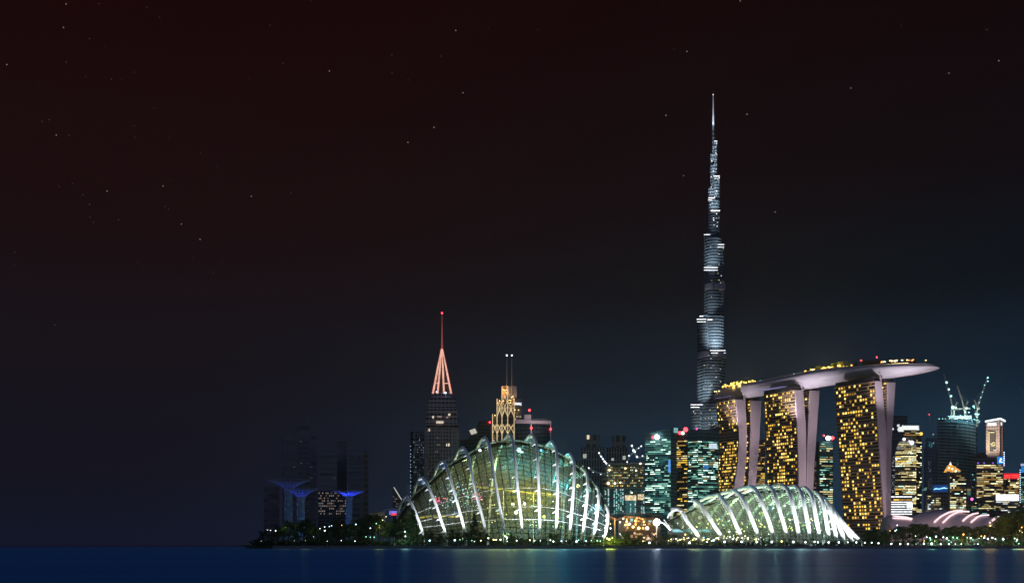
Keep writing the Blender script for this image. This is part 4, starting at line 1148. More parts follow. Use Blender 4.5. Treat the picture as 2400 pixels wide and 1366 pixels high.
# warm office block with the round dark roof house
YW = 1240
o = bld('office_block', 'broad office block with warm window rows, a rounded roof house and a small blue sign', [(2288, YW), (2352, YW)], 1072, 30, facade('mauve stone office', (.13, .105, .115), (.03, .025, .025), 4.1, 3.0, .55, .8))
q = MB(); q.lathe((X(2312, YW), YW + 14), [(X(2326, YW) - X(2312, YW), Z(1072, YW)), (X(2325, YW) - X(2312, YW), Z(1064, YW)), (X(2320, YW) - X(2312, YW), Z(1058.5, YW)), (X(2316, YW) - X(2312, YW), Z(1057.5, YW))], 20)
q.build('roof_house', mat('dark mauve roof', (.07, .05, .055), .7), o)
it = []
grid(o, (2289, YW), (2351, YW), 1088, 1168, 17, 15, .66, YEL + WARM[:1], .85, .5, 61, True, it, .3, wts=[3, 4, 2, 2])
grid(o, (2289, YW), (2351, YW), 1082, 1087, 1, 9, .45, [glow('violet roof lamp', (.4, .2, 1), .8), glow('blue roof lamp', (.2, .3, 1), 1.2)], .5, .6, 62, items=it)
rects_to_windows(o, it, 100)
q = MB(); cc = P(2345, 1078, YW - .4); q.box(cc, (3.9, 0, 0), (0, .3, 0), (0, 0, 4.4)); sg = q.build('blue_sign', glow('blue sign box', (.02, .28, .9), .9, var=.3, vscale=.4), o)
q = MB()
for pts in (((2344.5, 1074), (2347, 1074)), ((2344.8, 1074), (2344.3, 1081)), ((2342, 1082), (2350, 1082)), ((2342.5, 1079), (2346.5, 1079)), ((2347.5, 1074.5), (2347.5, 1076.5))):
    q.tube([P(pts[0][0], pts[0][1], YW - 1.1), P(pts[1][0], pts[1][1], YW - 1.1)], .48, 4)
mk = q.build('sign_emblem', glow('sign emblem white', (.8, 1, 1), 2.0, var=0), sg)
for k in range(8):
    q = MB(); q.ball(P(2353.5, 1059.5 + 4.4 * k, YW - 1), .72, 0, 6, 4); q.build('edge_lamp', glow('lilac edge lamp', (.75, .8, 1), 2.2) if k < 7 else glow('pink edge lamp', (1, .5, 1), 2.2), o)
# red sign block
YR = 1300
o = bld('office_block', 'office block topped by a broad glowing red sign near the right edge', [(2352, YR), (2389, YR)], 1122, 26, facade('dark plum tower', (.035, .032, .045), (.014, .014, .022)))
q = MB(); q.abox(X(2352.5, YR), X(2388.5, YR), YR - 1.2, YR + 3, Z(1121, YR), Z(1109, YR)); rs = q.build('red_sign', glow('red sign box', (.95, .01, .025), 1.0, True, var=.25, vscale=.3), o)
q = MB()
for x0, x1, y in ((2355, 2369, 1113.5), (2372, 2386, 1113), (2354, 2368, 1117), (2372, 2387, 1117)):
    q.tube([P(x0, y, YR - 1.4), P(x1, y, YR - 1.4)], .5, 4)
q.build('sign_strokes', glow('red sign strokes', (1, .10, .08), 1.6, var=.5, vscale=.8), rs)
grid(o, (2353, YR), (2388, YR), 1120, 1160, 9, 10, .62, YEL + [WARM[0]], .85, .5, 63, True, rowvar=.3, keep=60)
# right-edge tower
o = bld('office_tower', 'tower at the right edge with a blue lit top and lamps up its corner', [(2390, 1230), (2430, 1230)], 1086, 30, facade('navy tower', (.03, .05, .09), (.012, .02, .035)))
q = MB(); q.abox(X(2393, 1230), X(2429, 1230), 1229, 1229.9, Z(1107, 1230), Z(1092, 1230)); q.build('blue_top', glow('blue lit top', (.01, .26, .9), .8), o)
q = MB(); q.abox(X(2392, 1230), X(2429, 1230), 1228.9, 1229.9, Z(1091, 1230), Z(1086, 1230)); q.build('white_top', glow('pale lit top', (.7, .75, 1), .7), o)
for k in range(16):
    q = MB(); q.ball(P(2391, 1101 + 5 * k, 1229), .7, 0, 6, 4); q.build('edge_lamp', glow('cool corner lamp', (.6, .85, 1), 1.8), o)
grid(o, (2393, 1230), (2428, 1230), 1110, 1200, 16, 10, .4, [CYAN[0], CYAN[1], YEL[0]], .7, .45, 64, True, keep=50)
# low glass block with the white sign
YZ = 1120
o = bld('low_office', 'low dark glass block with scattered teal windows under a bright white sign board', [(2276, YZ), (2334, YZ - 3), (2390, YZ)], [1168, 1160, 1166], 26, facade('low teal glass', (.02, .03, .04), (.008, .016, .024), 3.7, 3, .65, .8))
q = MB(); cc = P(2361, 1165.5, YZ - 4); q.box(cc, (26 / F * YZ, 0, 0), (0, .5, 0), (0, 0, 3.4)); q.build('white_sign', glow('white sign board', (.90, .94, 1), 2.2, True, var=.15), o)
it = []
grid(o, (2277, YZ), (2334, YZ - 3), 1172, 1205, 8, 14, .3, TEAL[1:] + YEL[:2] + CYAN[:1], .8, .5, 65, True, it)
grid(o, (2334, YZ - 3), (2390, YZ), 1174, 1205, 8, 14, .35, YEL[:2] + CYAN[:1] + [WHITE[1]], .8, .5, 66, True, it)
rects_to_windows(o, it, 60)
q = MB(); q.ball(P(2278, 1169, YZ - 2), 1.6, 0, 8, 6); q.build('sign_lamp', glow('magenta lamp', (1, .15, .75), 2), o)

# pyramid topped tower
YA = 1160
o = bld('pyramid_tower', 'brown tower with an orange-lit stepped pyramid roof', [(2222, YA), (2265, YA)], 1106, 30, facade('brown office', (.15, .115, .095), (.03, .025, .024), 4, 3.2, .55, .8))
block([(2265.3, YA + 4), (2276, YA + 4)], 1120, 22).build('side_wing', facade('grey side wing', (.13, .13, .14), (.04, .045, .045), 4, 3, .6, .8), o)
q = MB(); q.abox(X(2221, YA), X(2226, YA), YA - .8, YA + 2, 1.5, Z(1104, YA)); q.abox(X(2246, YA), X(2248.5, YA), YA - .8, YA + 2, 1.5, Z(1160, YA)); q.build('pier', mat('tan pier', (.26, .20, .17), .8), o)
pyr = glow('orange roof light', (1, .48, .10), .85, var=.5, vscale=.35)
for k, (x0, x1, y0, y1) in enumerate(((2220, 2244, 1105, 1099), (2221, 2238, 1099, 1093), (2223, 2232, 1093, 1088))):
    q = MB(); Yc = YA + 12; h = 10 - 2.6 * k
    q.prism([(X(x0, Yc), Yc - h, Z(y0, Yc)), (X(x1, Yc), Yc - h, Z(y0, Yc)), (X(x1, Yc), Yc + h, Z(y0, Yc)), (X(x0, Yc), Yc + h, Z(y0, Yc))],
            [(X(x0 + 2.5, Yc), Yc - h + 1.6, Z(y1, Yc)), (X(x1 - 5, Yc), Yc - h + 1.6, Z(y1, Yc)), (X(x1 - 5, Yc), Yc + h - 1.6, Z(y1, Yc)), (X(x0 + 2.5, Yc), Yc + h - 1.6, Z(y1, Yc))])
    q.build('roof_step', pyr, o)
q = MB(); q.tube([P(2227.5, 1089, YA + 12), P(2227.5, 1081, YA + 12)], [.9, .2], 6); q.build('finial', glow('white finial', (1, .93, .8), 1.2), o)
for px, py in ((2224, 1096), (2232, 1098), (2227.5, 1087), (2240, 1103)):
    q = MB(); q.ball(P(px, py, YA - .5), 1.0, 0, 8, 6); q.build('roof_lamp', glow('golden roof lamp', (1, .85, .5), 3), o)
it = []
grid(o, (2226, YA), (2264, YA), 1112, 1196, 18, 10, .58, YEL + [CYAN[2], WARM[0]], .85, .45, 67, True, it, .35, wts=[4, 3, 2, 1, 2])
grid(o, (2265.3, YA + 4), (2276, YA + 4), 1138, 1160, 7, 1, .9, [CYAN[0], YEL[0]], .7, .55, 68, items=it)
rects_to_windows(o, it, 90)
# low brown block with blue sign
YBB = 1100
o = bld('low_office', 'low brown block with a wavy blue sign panel above its right half', [(2170, YBB), (2222, YBB)], 1153, 26, facade('brown office', (.15, .115, .095), (.03, .025, .024)))
q = MB(); q.abox(X(2188, YBB), X(2222, YBB), YBB + 1, YBB + 2, Z(1152, YBB), Z(1136, YBB)); bs = q.build('blue_panel', glow('blue panel glass', (.01, .09, .42), .55, var=.5, vscale=.2), o)
q = MB()
pts = [(2189, 1146), (2192, 1145), (2194, 1143.5), (2196, 1145.5), (2199, 1144.5), (2202, 1145.5), (2205, 1144), (2209, 1143.3), (2213, 1142.3), (2217, 1143.6), (2221, 1143.8)]
q.tube([P(x, y, YBB + .6) for x, y in pts], [.5, .6, .8, .5, .7, .5, .6, .8, .7, .5, .3], 5); q.build('sign_strokes', glow('sky blue sign strokes', (.25, .6, 1), 2.0, var=.4, vscale=.6), bs)
grid(o, (2174, YBB), (2216, YBB), 1160, 1194, 7, 11, .4, YEL[:2] + [WHITE[1], CYAN[2]], .8, .45, 69, True, keep=60)
q = MB(); q.prism([P(2160, 1149, YBB + 3), P(2172, 1149, YBB + 3), P(2172, 1149, YBB + 12)], [P(2168, 1142, YBB + 5), P(2172, 1142, YBB + 5), P(2172, 1142, YBB + 12)]); q.build('skylight', glow('pale green skylight', (.3, .6, .5), .35), o)
# white banded building
YCB = 1000
o = bld('banded_building', 'low building striped with bright white light bands beside the foot of the nearest hotel tower', [(2088.5, YCB), (2138, YCB)], 1161, 24, dark_glass)
for k, (y, x0, x1, h) in enumerate(((1163.5, 2089, 2137, .9), (1176, 2089, 2137, .8), (1181.2, 2089, 2137, .9), (1187, 2089, 2122, .9), (1193, 2089, 2137, .8), (1198.5, 2089, 2137, .9), (1204, 2089, 2137, .9))):
    q = MB(); cc = P((x0 + x1) / 2, y, YCB - .5); q.box(cc, ((x1 - x0) / 2 / F * YCB, 0, 0), (0, .4, 0), (0, 0, h * .55)); q.build('light_band', STRIP_W, o)
q = MB(); cc = P(2132, 1184, YCB - .9); q.box(cc, (2.6, 0, 0), (0, .4, 0), (0, 0, 2.4)); q.build('screen', glow('white screen', (.9, .95, 1), 2.5), o)
grid(o, (2086, YCB), (2137, YCB), 1168, 1173.5, 1, 14, .7, WARM[:2], .6, .6, 70, True)
# shell roofed theatres with pink light arcs
YTH = 860
def shell(label, prof, arcs, Y, depth, bulge):
    px0 = sum(p[0] for p in prof) / len(prof)
    r_ = thing('shell_theatre', label, 'theatre', (X(px0, Y), Y + depth / 2, 1.5), 'shell roofs behind the trees')
    q = MB(); rows = []
    NB = 10
    for j in range(NB + 1):
        a = math.pi * j / NB
        row = []
        for px, py in prof:
            zt = Z(py, Y)
            row.append(Vector((X(px, Y), Y + depth / 2 - math.cos(a) * depth / 2, 1.5 + (zt - 1.5) * math.sin(a) ** .6)))
        rows.append(row)
    n_ = len(prof)
    for row in rows: q.v += row
    for j in range(NB):
        for i in range(n_ - 1):
            a = j * n_ + i; q.f.append([a, a + 1, a + n_ + 1, a + n_]); q.m.append(0)
    for i in (0, n_ - 1):
        q.f.append([j * n_ + i for j in range(NB + 1)]); q.m.append(0)
    q.build('roof_shell', mat('pinkish roof panels', (.50, .40, .42), .6, noise=.15, nscale=.1), r_, True)
    for pts in arcs:
        q = MB(); pp_ = []
        for x, y in pts:
            zt = Z(interp(prof, x), Y); zz = Z(y, Y)
            s_ = min(1, max(0, (zz - 1.5) / (zt - 1.5))) ** (1 / .6)
            dep = depth / 2 * (1 - math.sqrt(max(0, 1 - s_ * s_)))
            pp_.append(P(x, y, Y + dep - 1.0))
        q.tube(pp_, .75, 6); q.build('light_arc', glow('pink-white light arc', (1, .72, .74), 1.35, True, var=.1), r_)
    return r_
shell('larger pink-lit shell roof with five glowing arcs behind the trees', [(2146, 1227), (2151, 1218), (2158, 1211), (2170, 1204), (2183, 1199), (2200, 1195.5), (2218, 1193), (2240, 1193), (2255, 1194), (2272, 1197), (2288, 1201), (2317, 1206), (2352, 1210), (2356, 1226)],
      [[(2190, 1223), (2197, 1216), (2206, 1209), (2215, 1204), (2224, 1200), (2240, 1196), (2255, 1194.8)], [(2210, 1224), (2217, 1217), (2227, 1208), (2236, 1203), (2246, 1199), (2258, 1197.6), (2271, 1198.2)], [(2257, 1220), (2263, 1214), (2271, 1208), (2281, 1203.5), (2292, 1201.8)], [(2276, 1223), (2283, 1217), (2290, 1211), (2300, 1207), (2317, 1206.2)], [(2320, 1225), (2326, 1219), (2332, 1214), (2341, 1210.5), (2351, 1211)]], YTH, 40, 0)
shell('smaller pink-lit shell roof at the foot of the nearest hotel tower', [(2089, 1224), (2090, 1209), (2097, 1205.5), (2112, 1206.5), (2128, 1209.5), (2140, 1213), (2152, 1222)],
      [[(2092, 1208.5), (2104, 1209), (2124, 1211.5), (2138, 1215)], [(2092, 1213.5), (2104, 1213.5), (2124, 1214.5), (2136, 1216.5)]], YTH + 8, 30, 0)
spot('roof_wash', P(2225, 1262, YTH - 50), P(2230, 1212, YTH), 30000, (1, .7, .74), 120, .9, 1)
spot('roof_wash', P(2115, 1262, YTH - 50), P(2112, 1216, YTH), 22000, (1, .6, .62), 80, .9, 1)
# EOF-RIGHT

# ------------------------------------------------------------------ the glass conservatories
white_steel = mat('white steel rib', (.78, .80, .82), .45, noise=.06)
def catmull(p0, p1, p2, p3, t):
    return .5 * ((2 * p1) + (p2 - p0) * t + (2 * p0 - 5 * p1 + 4 * p2 - p3) * t * t + (3 * p1 - p0 - 3 * p2 + p3) * t ** 3)
def resample(pts, n):
    d = [0]
    for a, c in zip(pts, pts[1:]): d.append(d[-1] + (c - a).length)
    out = []
    for i in range(n + 1):
        s = d[-1] * i / n; k = 0
        while k < len(d) - 2 and d[k + 1] < s: k += 1
        f = (s - d[k]) / max(1e-9, d[k + 1] - d[k]); out.append(pts[k].lerp(pts[k + 1], f))
    return out
def smooth2(pts, n):
    # smooth curve through traced points (column, row)
    pv = [Vector((x, y, 0)) for x, y in pts]
    out = []
    for i in range(len(pv) - 1):
        p0 = pv[max(i - 1, 0)]; p1 = pv[i]; p2 = pv[i + 1]; p3 = pv[min(i + 2, len(pv) - 1)]
        for k in range(n): out.append(catmull(p0, p1, p2, p3, k / n))
    out.append(pv[-1]); return out
def rib_curves(trace, cross_y, Yf, D, Db, xback, yoff=0.0, backdrop=1.0):
    # trace: base -> apex (column, row); returns the rib's full arch and the glass line that runs inside it
    tr = smooth2(trace, 6)
    za = Z(trace[-1][1], Yf + D)
    front = []
    for p in tr:
        h = min(1, max(0, (trace[0][1] - p.y) / (trace[0][1] - trace[-1][1])))
        front.append(P(p.x, p.y, Yf + D * (1 - math.sqrt(max(0, 1 - h * h)))))
    ap = front[-1]
    back = []
    for k in range(1, 15):
        a = math.pi / 2 * k / 14
        back.append(Vector((ap.x + xback * math.sin(a), ap.y + Db * math.sin(a), 1.5 + (ap.z - 1.5) * math.cos(a) ** backdrop)))
    glass = []
    for p in tr:
        if p.y < cross_y: break
        h = min(1, max(0, (trace[0][1] - p.y) / (trace[0][1] - cross_y)))
        glass.append(P(p.x, p.y, Yf + 3.0 + D * (1 - math.sqrt(max(0, 1 - h * h)))))
    ga = glass[-1]
    gback = []
    for k in range(1, 13):
        a = math.pi / 2 * k / 12
        gback.append(Vector((ga.x + xback * .9 * math.sin(a), ga.y + (Db - 3) * math.sin(a), 1.5 + (ga.z - 1.5) * math.cos(a))))
    return front, back, resample(glass, 22), resample([ga] + gback, 12)
def conservatory(root, ribs, glassm, frame_m, rad, base_z=1.5, left_cap=None, right_cap=None, ring_fr=(), web=True, brackets=6, bsize=1.0, sub=3, bfrom=0.0, bar=1.0):
    stations = []
    for R_ in ribs:
        stations.append(R_['g'] + R_['gb'][1:])
    if left_cap is not None: stations.insert(0, [Vector(left_cap).lerp(stations[0][k], .12) for k in range(len(stations[0]))])
    if right_cap is not None: stations.append([Vector(right_cap).lerp(stations[-1][k], .12) for k in range(len(stations[0]))])
    ns = len(stations); nk = len(stations[0])
    fine = []
    for i in range(ns - 1):
        for s in range(sub):
            t = s / sub
            fine.append([catmull(stations[max(i - 1, 0)][k], stations[i][k], stations[i + 1][k], stations[min(i + 2, ns - 1)][k], t) for k in range(nk)])
    fine.append(stations[-1])
    q = MB()
    for st in fine: q.v += st
    for i in range(len(fine) - 1):
        for k in range(nk - 1):
            a = i * nk + k; q.f.append([a, a + 1, a + nk + 1, a + nk]); q.m.append(0)
    q.build('glass_shell', glassm, root, True)
    q = MB()
    for st in fine[::1]: q.tube([p - Vector((0, .15, 0)) for p in st], .34 * bar, 3)
    for k in range(1, nk - 1): q.tube([st[k] - Vector((0, .15, 0)) for st in fine], .28 * bar, 3)
    q.build('glazing_frame', frame_m, root)
    # a rim along the ridge where the front meets the back
    ridge = [st[22] for st in fine]
    q = MB(); q.tube([p + Vector((0, -.2, .25)) for p in ridge], .38, 5); q.build('ridge_beam', mat('ridge beam', (.35, .38, .38), .5), root)
    for R_ in ribs:
        pts = resample(R_['f'], 26) ; bk = resample([R_['f'][-1]] + R_['b'], 18)[1:]
        full = pts + bk
        n_ = len(full)
        rr = [rad * R_.get('w', 1) * (min(1, .35 + i / 5) if i < 4 else 1) * (1 if i < 30 else .8) for i in range(n_)]
        foot = Vector(full[0]); foot.z = base_z
        q = MB(); q.tube([foot] + full, [rr[0]] + rr, 8); rb_ = q.build('rib', white_steel, root, True)
        # brackets that hold the rib off the glass
        for j in range(brackets):
            f = (j + .7) / brackets
            i = int(f * 26)
            if i >= 26 or f < bfrom: continue
            p = pts[i]; gi = min(22, int(f * 22)); g = R_['g'][gi]
            side = Vector((-1, 0, 0)) * bsize * (1 if R_.get('side', -1) < 0 else -1)
            tip = p + side * 2.0 + Vector((0, 2.4, -1.0 * bsize))
            q = MB()
            q.tube([p + Vector((0, .3, 0)), p.lerp(tip, .5) + Vector((0, 0, .1)), tip], [.55 * bsize, .42 * bsize, .08], 5)
            if R_.get('dbl'): 
                tip2 = tip + Vector((-.8, .2, 1.9)); q.tube([p + Vector((0, .3, .6)), tip2, tip], [.22, .16, .16], 4)
            q.build('bracket', white_steel, rb_)
        if web:
            # pale panel closing the loop between the rib's crown and the glass ridge
            loop = [p for p in pts if p.z > R_['g'][-1].z - 1] + [p for p in bk if p.z > R_['g'][-1].z - 1.0]
            if len(loop) > 3:
                c0 = R_['g'][-1] + Vector((-1, 2, -1.5))
                q = MB(); sh = Vector((.5, .3, 0))
                loop = [c0.lerp(p, .88) for p in loop]
                q.prism(loop, [p + sh for p in loop]); q.build('crown_panel', mat('pale blue crown panel', (.50, .66, .82), .5), rb_)
    for fr, rr in ring_fr:
        q = MB(); pts = []
        for R_ in ribs:
            f = R_['f']; pts.append(resample(f, 40)[int(fr * 40)] + Vector((0, 1.0, 0)))
        q.tube([pts[0]] + pts[1:], rr, 5); q.build('brace_ring', white_steel, root)

# the tall one: ribs traced foot to crown
ribs_t = [
 ([(994, 1256), (982, 1222), (968, 1187), (958, 1170), (954, 1163)], 1172),
 ([(1048, 1258), (1036, 1225), (1022, 1183), (1008, 1150), (998, 1128), (990, 1118)], 1133),
 ([(1093, 1258), (1086, 1230), (1073, 1182), (1061, 1140), (1050, 1104), (1043, 1086), (1038, 1080)], 1092),
 ([(1142, 1260), (1136, 1232), (1123, 1183), (1111, 1135), (1102, 1090), (1094, 1060), (1085, 1048)], 1062),
 ([(1185, 1260), (1180, 1228), (1170, 1180), (1160, 1125), (1150, 1065), (1146, 1040), (1137, 1024)], 1040),
 ([(1227, 1262), (1223, 1230), (1218, 1185), (1211, 1120), (1205, 1060), (1202, 1032), (1195, 1017)], 1032),
 ([(1265, 1262), (1265, 1232), (1264, 1190), (1262, 1120), (1259, 1060), (1256, 1034), (1247, 1017)], 1038),
 ([(1302, 1262), (1304, 1230), (1306, 1185), (1307, 1120), (1305, 1070), (1302, 1050), (1294, 1034)], 1056),
 ([(1332, 1264), (1336, 1236), (1341, 1185), (1345, 1130), (1346, 1094), (1343, 1076), (1335, 1063)], 1084),
 ([(1362, 1264), (1367, 1238), (1373, 1190), (1377, 1150), (1377, 1122), (1373, 1106), (1365, 1097)], 1114),
 ([(1388, 1265), (1394, 1240), (1400, 1200), (1403, 1170), (1403, 1150), (1398, 1140), (1391, 1136)], 1148),
 ([(1415, 1263), (1420, 1245), (1424, 1222), (1425, 1200), (1422, 1188), (1416, 1181), (1409, 1179)], 1192)]
dome_l = thing('conservatory', 'tall glass conservatory with white arched ribs curling over its ridge', 'glasshouse', (X(1200, 690), 690, 1.5))
RB = []
for i, (tr, cy) in enumerate(ribs_t):
    u = (i - 5.3) / 7.0
    k = math.sqrt(max(.05, 1 - u * u))
    Yf = 676 - 36 * k
    f, b_, g_, gb = rib_curves(tr, cy, Yf, 6 + 26 * k, 14 + 30 * k, -6 - 9 * k)
    RB.append({'f': f, 'b': b_, 'g': g_, 'gb': gb, 'w': 1.0})
    spot('crown_light', f[0] + Vector((-8, -26, 0)), g_[-1] + Vector((-2, 2, 1)), 5.2e4 + 2.6e5 * k, (.5, .76, 1), 9, .6, .4)  # added unseen blue spots to brighten the crown panels
glass_l = glass_mat('clear conservatory glass', (.62, .76, .68), .075)
conservatory(dome_l, RB, glass_l, mat('dark glazing bars', (.012, .016, .015), .7, spec=.1), .95, left_cap=P(919, 1240, 676), right_cap=P(1430, 1262, 668), ring_fr=((.05, .09), (.15, .09), (.26, .075), (.40, .05)), brackets=7, bsize=1.5)
FL = [spot('rib_uplight', R_['f'][0] + Vector((1.0, -20, -1.0)), R_['f'][int(len(R_['f']) * .38)], (60000, 1.1e5, 1.3e5, 1.4e5, 1.5e5, 1.6e5, 1.6e5, 1.6e5, 1.7e5, 1.7e5, 1.5e5, 1.2e5)[i] * .75, (.88, .93, 1), 62, .7, .3) for i, R_ in enumerate(RB)]

ribs_r = [
 ([(1646, 1268), (1628, 1243), (1611, 1222), (1604, 1209), (1597, 1198), (1588, 1192), (1577, 1193)], 1203),
 ([(1700, 1268), (1674, 1232), (1653, 1198), (1641, 1181), (1631, 1173)], 1183),
 ([(1744, 1268), (1724, 1228), (1707, 1190), (1694, 1170), (1685, 1159)], 1168),
 ([(1783, 1268), (1764, 1222), (1747, 1180), (1735, 1160), (1722, 1149)], 1158),
 ([(1817, 1269), (1799, 1213), (1781, 1166), (1774, 1150), (1761, 1140)], 1149),
 ([(1849, 1269), (1832, 1212), (1817, 1162), (1809, 1145), (1797, 1137)], 1146),
 ([(1875, 1270), (1864, 1210), (1853, 1164), (1845, 1146), (1833, 1136)], 1145),
 ([(1900, 1270), (1891, 1214), (1881, 1166), (1874, 1148), (1865, 1139)], 1147),
 ([(1923, 1270), (1913, 1216), (1905, 1170), (1898, 1153), (1888, 1143)], 1152),
 ([(1944, 1270), (1937, 1224), (1929, 1178), (1922, 1163), (1913, 1153)], 1161),
 ([(1962, 1270), (1954, 1232), (1945, 1194), (1940, 1178), (1930, 1166)], 1174),
 ([(1981, 1268), (1971, 1244), (1960, 1215), (1953, 1196), (1947, 1183)], 1191),
 ([(2000, 1269), (1987, 1248), (1971, 1222), (1960, 1204), (1953, 1196)], 1206),
 ([(2021, 1270), (2002, 1254), (1984, 1234), (1972, 1220), (1965, 1210)], 1222)]
dome_r = thing('conservatory', 'long low glass conservatory with bright white slanting ribs fanning to its right end', 'glasshouse', (X(1800, 690), 690, 1.5))
RR = []
for i, (tr, cy) in enumerate(ribs_r):
    u = (i - 6.0) / 7.6
    k = math.sqrt(max(.04, 1 - u * u))
    Yf = 668 - 30 * k
    f, b_, g_, gb = rib_curves(tr, cy, Yf, 5 + 18 * k, 10 + 30 * k, (3 if i < 2 else -8 - 16 * k) if i < 11 else -3)
    RR.append({'f': f, 'b': b_, 'g': g_, 'gb': gb, 'w': 1.0, 'dbl': True})
glass_r = glass_mat('green conservatory glass', (.68, .80, .71), .115)
conservatory(dome_r, RR, glass_r, mat('green glazing bars', (.03, .04, .032), .7, spec=.1), 1.25, left_cap=P(1562, 1222, 668), right_cap=P(2026, 1268, 662), ring_fr=((.05, .12),), web=False, brackets=12, bsize=.8, bfrom=.5, bar=.6)
for i, R_ in enumerate(RR):
    spot('rib_uplight', R_['f'][0] + Vector((-1.0, -15, -1.2)), R_['f'][len(R_['f']) // 2], (80000 if i < 11 else 44000), (.95, .96, 1), 56, .8, .3)
# entrance arch at the left tip of the low one
q = MB(); pts = [P(x, y, 656 - (4 if i > 3 else 0)) for i, (x, y) in enumerate(((1564, 1214), (1568, 1205), (1576, 1197), (1588, 1192), (1597, 1198)))]
q.tube(pts, [.5, .8, .9, .9, .8], 8); q.build('entrance_arch', white_steel, dome_r, True)
q = MB(); q.tube([P(1546, 1222, 652), P(1557, 1226, 652), P(1572, 1242, 652)], [.5, .7, .6], 8); q.tube([P(1556, 1218, 654), P(1566, 1230, 652), P(1574, 1240, 652)], [.3, .4, .3], 6); q.build('entrance_arm', white_steel, dome_r, True)
spot('entrance_light', P(1578, 1258, 640), P(1578, 1205, 656), 9000, (.95, .96, 1), 70, .7, .3)

# ------------------------------------------------------------------ leaves and trees
LEAF = [mat('leaf dark', (.030, .055, .020), .6, spec=.2, noise=.5, nscale=.5), mat('leaf mid', (.05, .085, .028), .6, spec=.2, noise=.4, nscale=.5)]
BARK = mat('bark', (.07, .05, .035), .9)
def leaf(q, c, s, rnd, mi):
    a = Vector((rnd.uniform(-1, 1), rnd.uniform(-1, 1), rnd.uniform(-1, 1)))
    if a.length < .1: a = Vector((1, 0, 0))
    a.normalize(); b_ = a.orthogonal().normalized()
    b_ = (Matrix.Rotation(rnd.uniform(0, 6.28), 3, a) @ b_)
    a2 = a.cross(b_)
    q.poly([c - a * s, c + b_ * s * .5, c + a * s, c - b_ * s * .5], mi)
def crown_leaves(q, rnd, clumps, per, ls):
    for c, r in clumps:
        mi = 0 if rnd.random() < .6 else 1
        for _ in range(per):
            d = Vector((rnd.gauss(0, 1), rnd.gauss(0, 1), rnd.gauss(0, 1)))
            d = d.normalized() * r * rnd.uniform(.35, 1.05)
            d.z *= .75
            leaf(q, c + d, ls * rnd.uniform(.7, 1.3), rnd, mi if rnd.random() < .8 else 1 - mi)
def proto(kind, seed):
    # a tree 10 m tall at the origin; every crown is many small leaves about uneven clumps
    rnd = random.Random(seed)
    nm, cat, label = {'broad': ('broadleaf_tree', 'tree', ''), 'cone': ('conifer_tree', 'tree', ''), 'palm': ('palm_tree', 'tree', ''), 'shrub': ('shrub', 'shrub', '')}[kind]
    t_ = thing(nm, 'x', cat, (0, 0, 0))
    q = MB(); w = MB()
    if kind == 'broad':
        w.tube([(0, 0, -.3), (.1, .05, 2), (.05, .1, 4.2)], [.32, .24, .16], 7)
        cl = []
        for _ in range(17):
            a = rnd.uniform(0, 6.28); rr = rnd.uniform(.4, 3.7); z = rnd.uniform(3.6, 8.9)
            rr *= (1 - max(0, (z - 6) / 4.5) ** 1.3)
            c = Vector((rr * math.cos(a), rr * math.sin(a), z)); cl.append((c, rnd.uniform(.9, 1.6)))
            w.tube([(.05, .1, min(4.2, z - 1.2)), c * .6 + Vector((0, 0, z * .3)), c], [.11, .07, .03], 4)
        crown_leaves(q, rnd, cl, 62, .32)
    elif kind == 'cone':
        w.tube([(0, 0, -.3), (0, 0, 9.6)], [.22, .04], 6)
        cl = []
        for k in range(26):
            z = .9 + 8.9 * (k / 26); rr = 1.75 * (1 - (z / 10.2)) ** .8
            for _ in range(2):
                a = rnd.uniform(0, 6.28); cl.append((Vector((rr * .7 * math.cos(a), rr * .7 * math.sin(a), z)), .35 + rr * .4))
        crown_leaves(q, rnd, cl, 26, .26)
    elif kind == 'palm':
        w.tube([(0, 0, -.3), (.15, 0, 3), (.4, .1, 6), (.5, .1, 7.6)], [.26, .2, .17, .16], 7)
        for k in range(17):
            a = 6.28 * k / 17 + rnd.uniform(-.2, .2); up = rnd.uniform(-.3, 1.1); L = rnd.uniform(2.2, 3.0)
            prev = Vector((.5, .1, 7.6))
            for s_ in range(9):
                f = (s_ + 1) / 9
                p = Vector((.5 + L * f * math.cos(a), .1 + L * f * math.sin(a), 7.6 + up * L * f - 1.5 * f * f * L * .6))
                d = (p - prev).normalized(); sd = d.cross(Vector((0, 0, 1))).normalized()
                ll = .75 * math.sin(math.pi * (.15 + .85 * f)) + .15
                for sg in (-1, 1):
                    q.poly([prev, p, p + sd * sg * ll + d * .3 - Vector((0, 0, .28)), prev + sd * sg * ll * .9 + d * .35 - Vector((0, 0, .25))], 0 if rnd.random() < .5 else 1)
                prev = p
    else:
        w.tube([(0, 0, -.3), (0, 0, 4)], [.2, .08], 5)
        cl = []
        for _ in range(12):
            a = rnd.uniform(0, 6.28); rr = rnd.uniform(0, 3.6); cl.append((Vector((rr * math.cos(a), rr * math.sin(a), rnd.uniform(1.2, 7.4) * (1 - rr / 8))), rnd.uniform(1.3, 2.1)))
        crown_leaves(q, rnd, cl, 52, .5)
    q.build('crown', LEAF, t_); w.build('trunk', BARK, t_)
    return t_
PRO = {}
def plant(kind, px, py_top, Y, label, group='trees along the shore', zb=1.4, wide=1.0, seed=0, cat=None):
    # a tree whose top reaches row py_top, standing at distance Y in column px
    k = (kind, seed % 4)
    h = (Z(py_top, Y) - zb) / 10.0
    rz = (px * 1.7) % 6.28
    if k not in PRO:
        t_ = PRO[k] = proto(kind, 100 + seed % 4 + len(kind) * 10)
        t_.location = (X(px, Y), Y, zb); t_.scale = (h * wide, h * wide, h); t_.rotation_euler = (0, 0, rz)
        t_['label'] = label; t_['group'] = group
        return t_
    return dup(PRO[k], (X(px, Y), Y, zb), label, (h * wide, h * wide, h), group, rz)

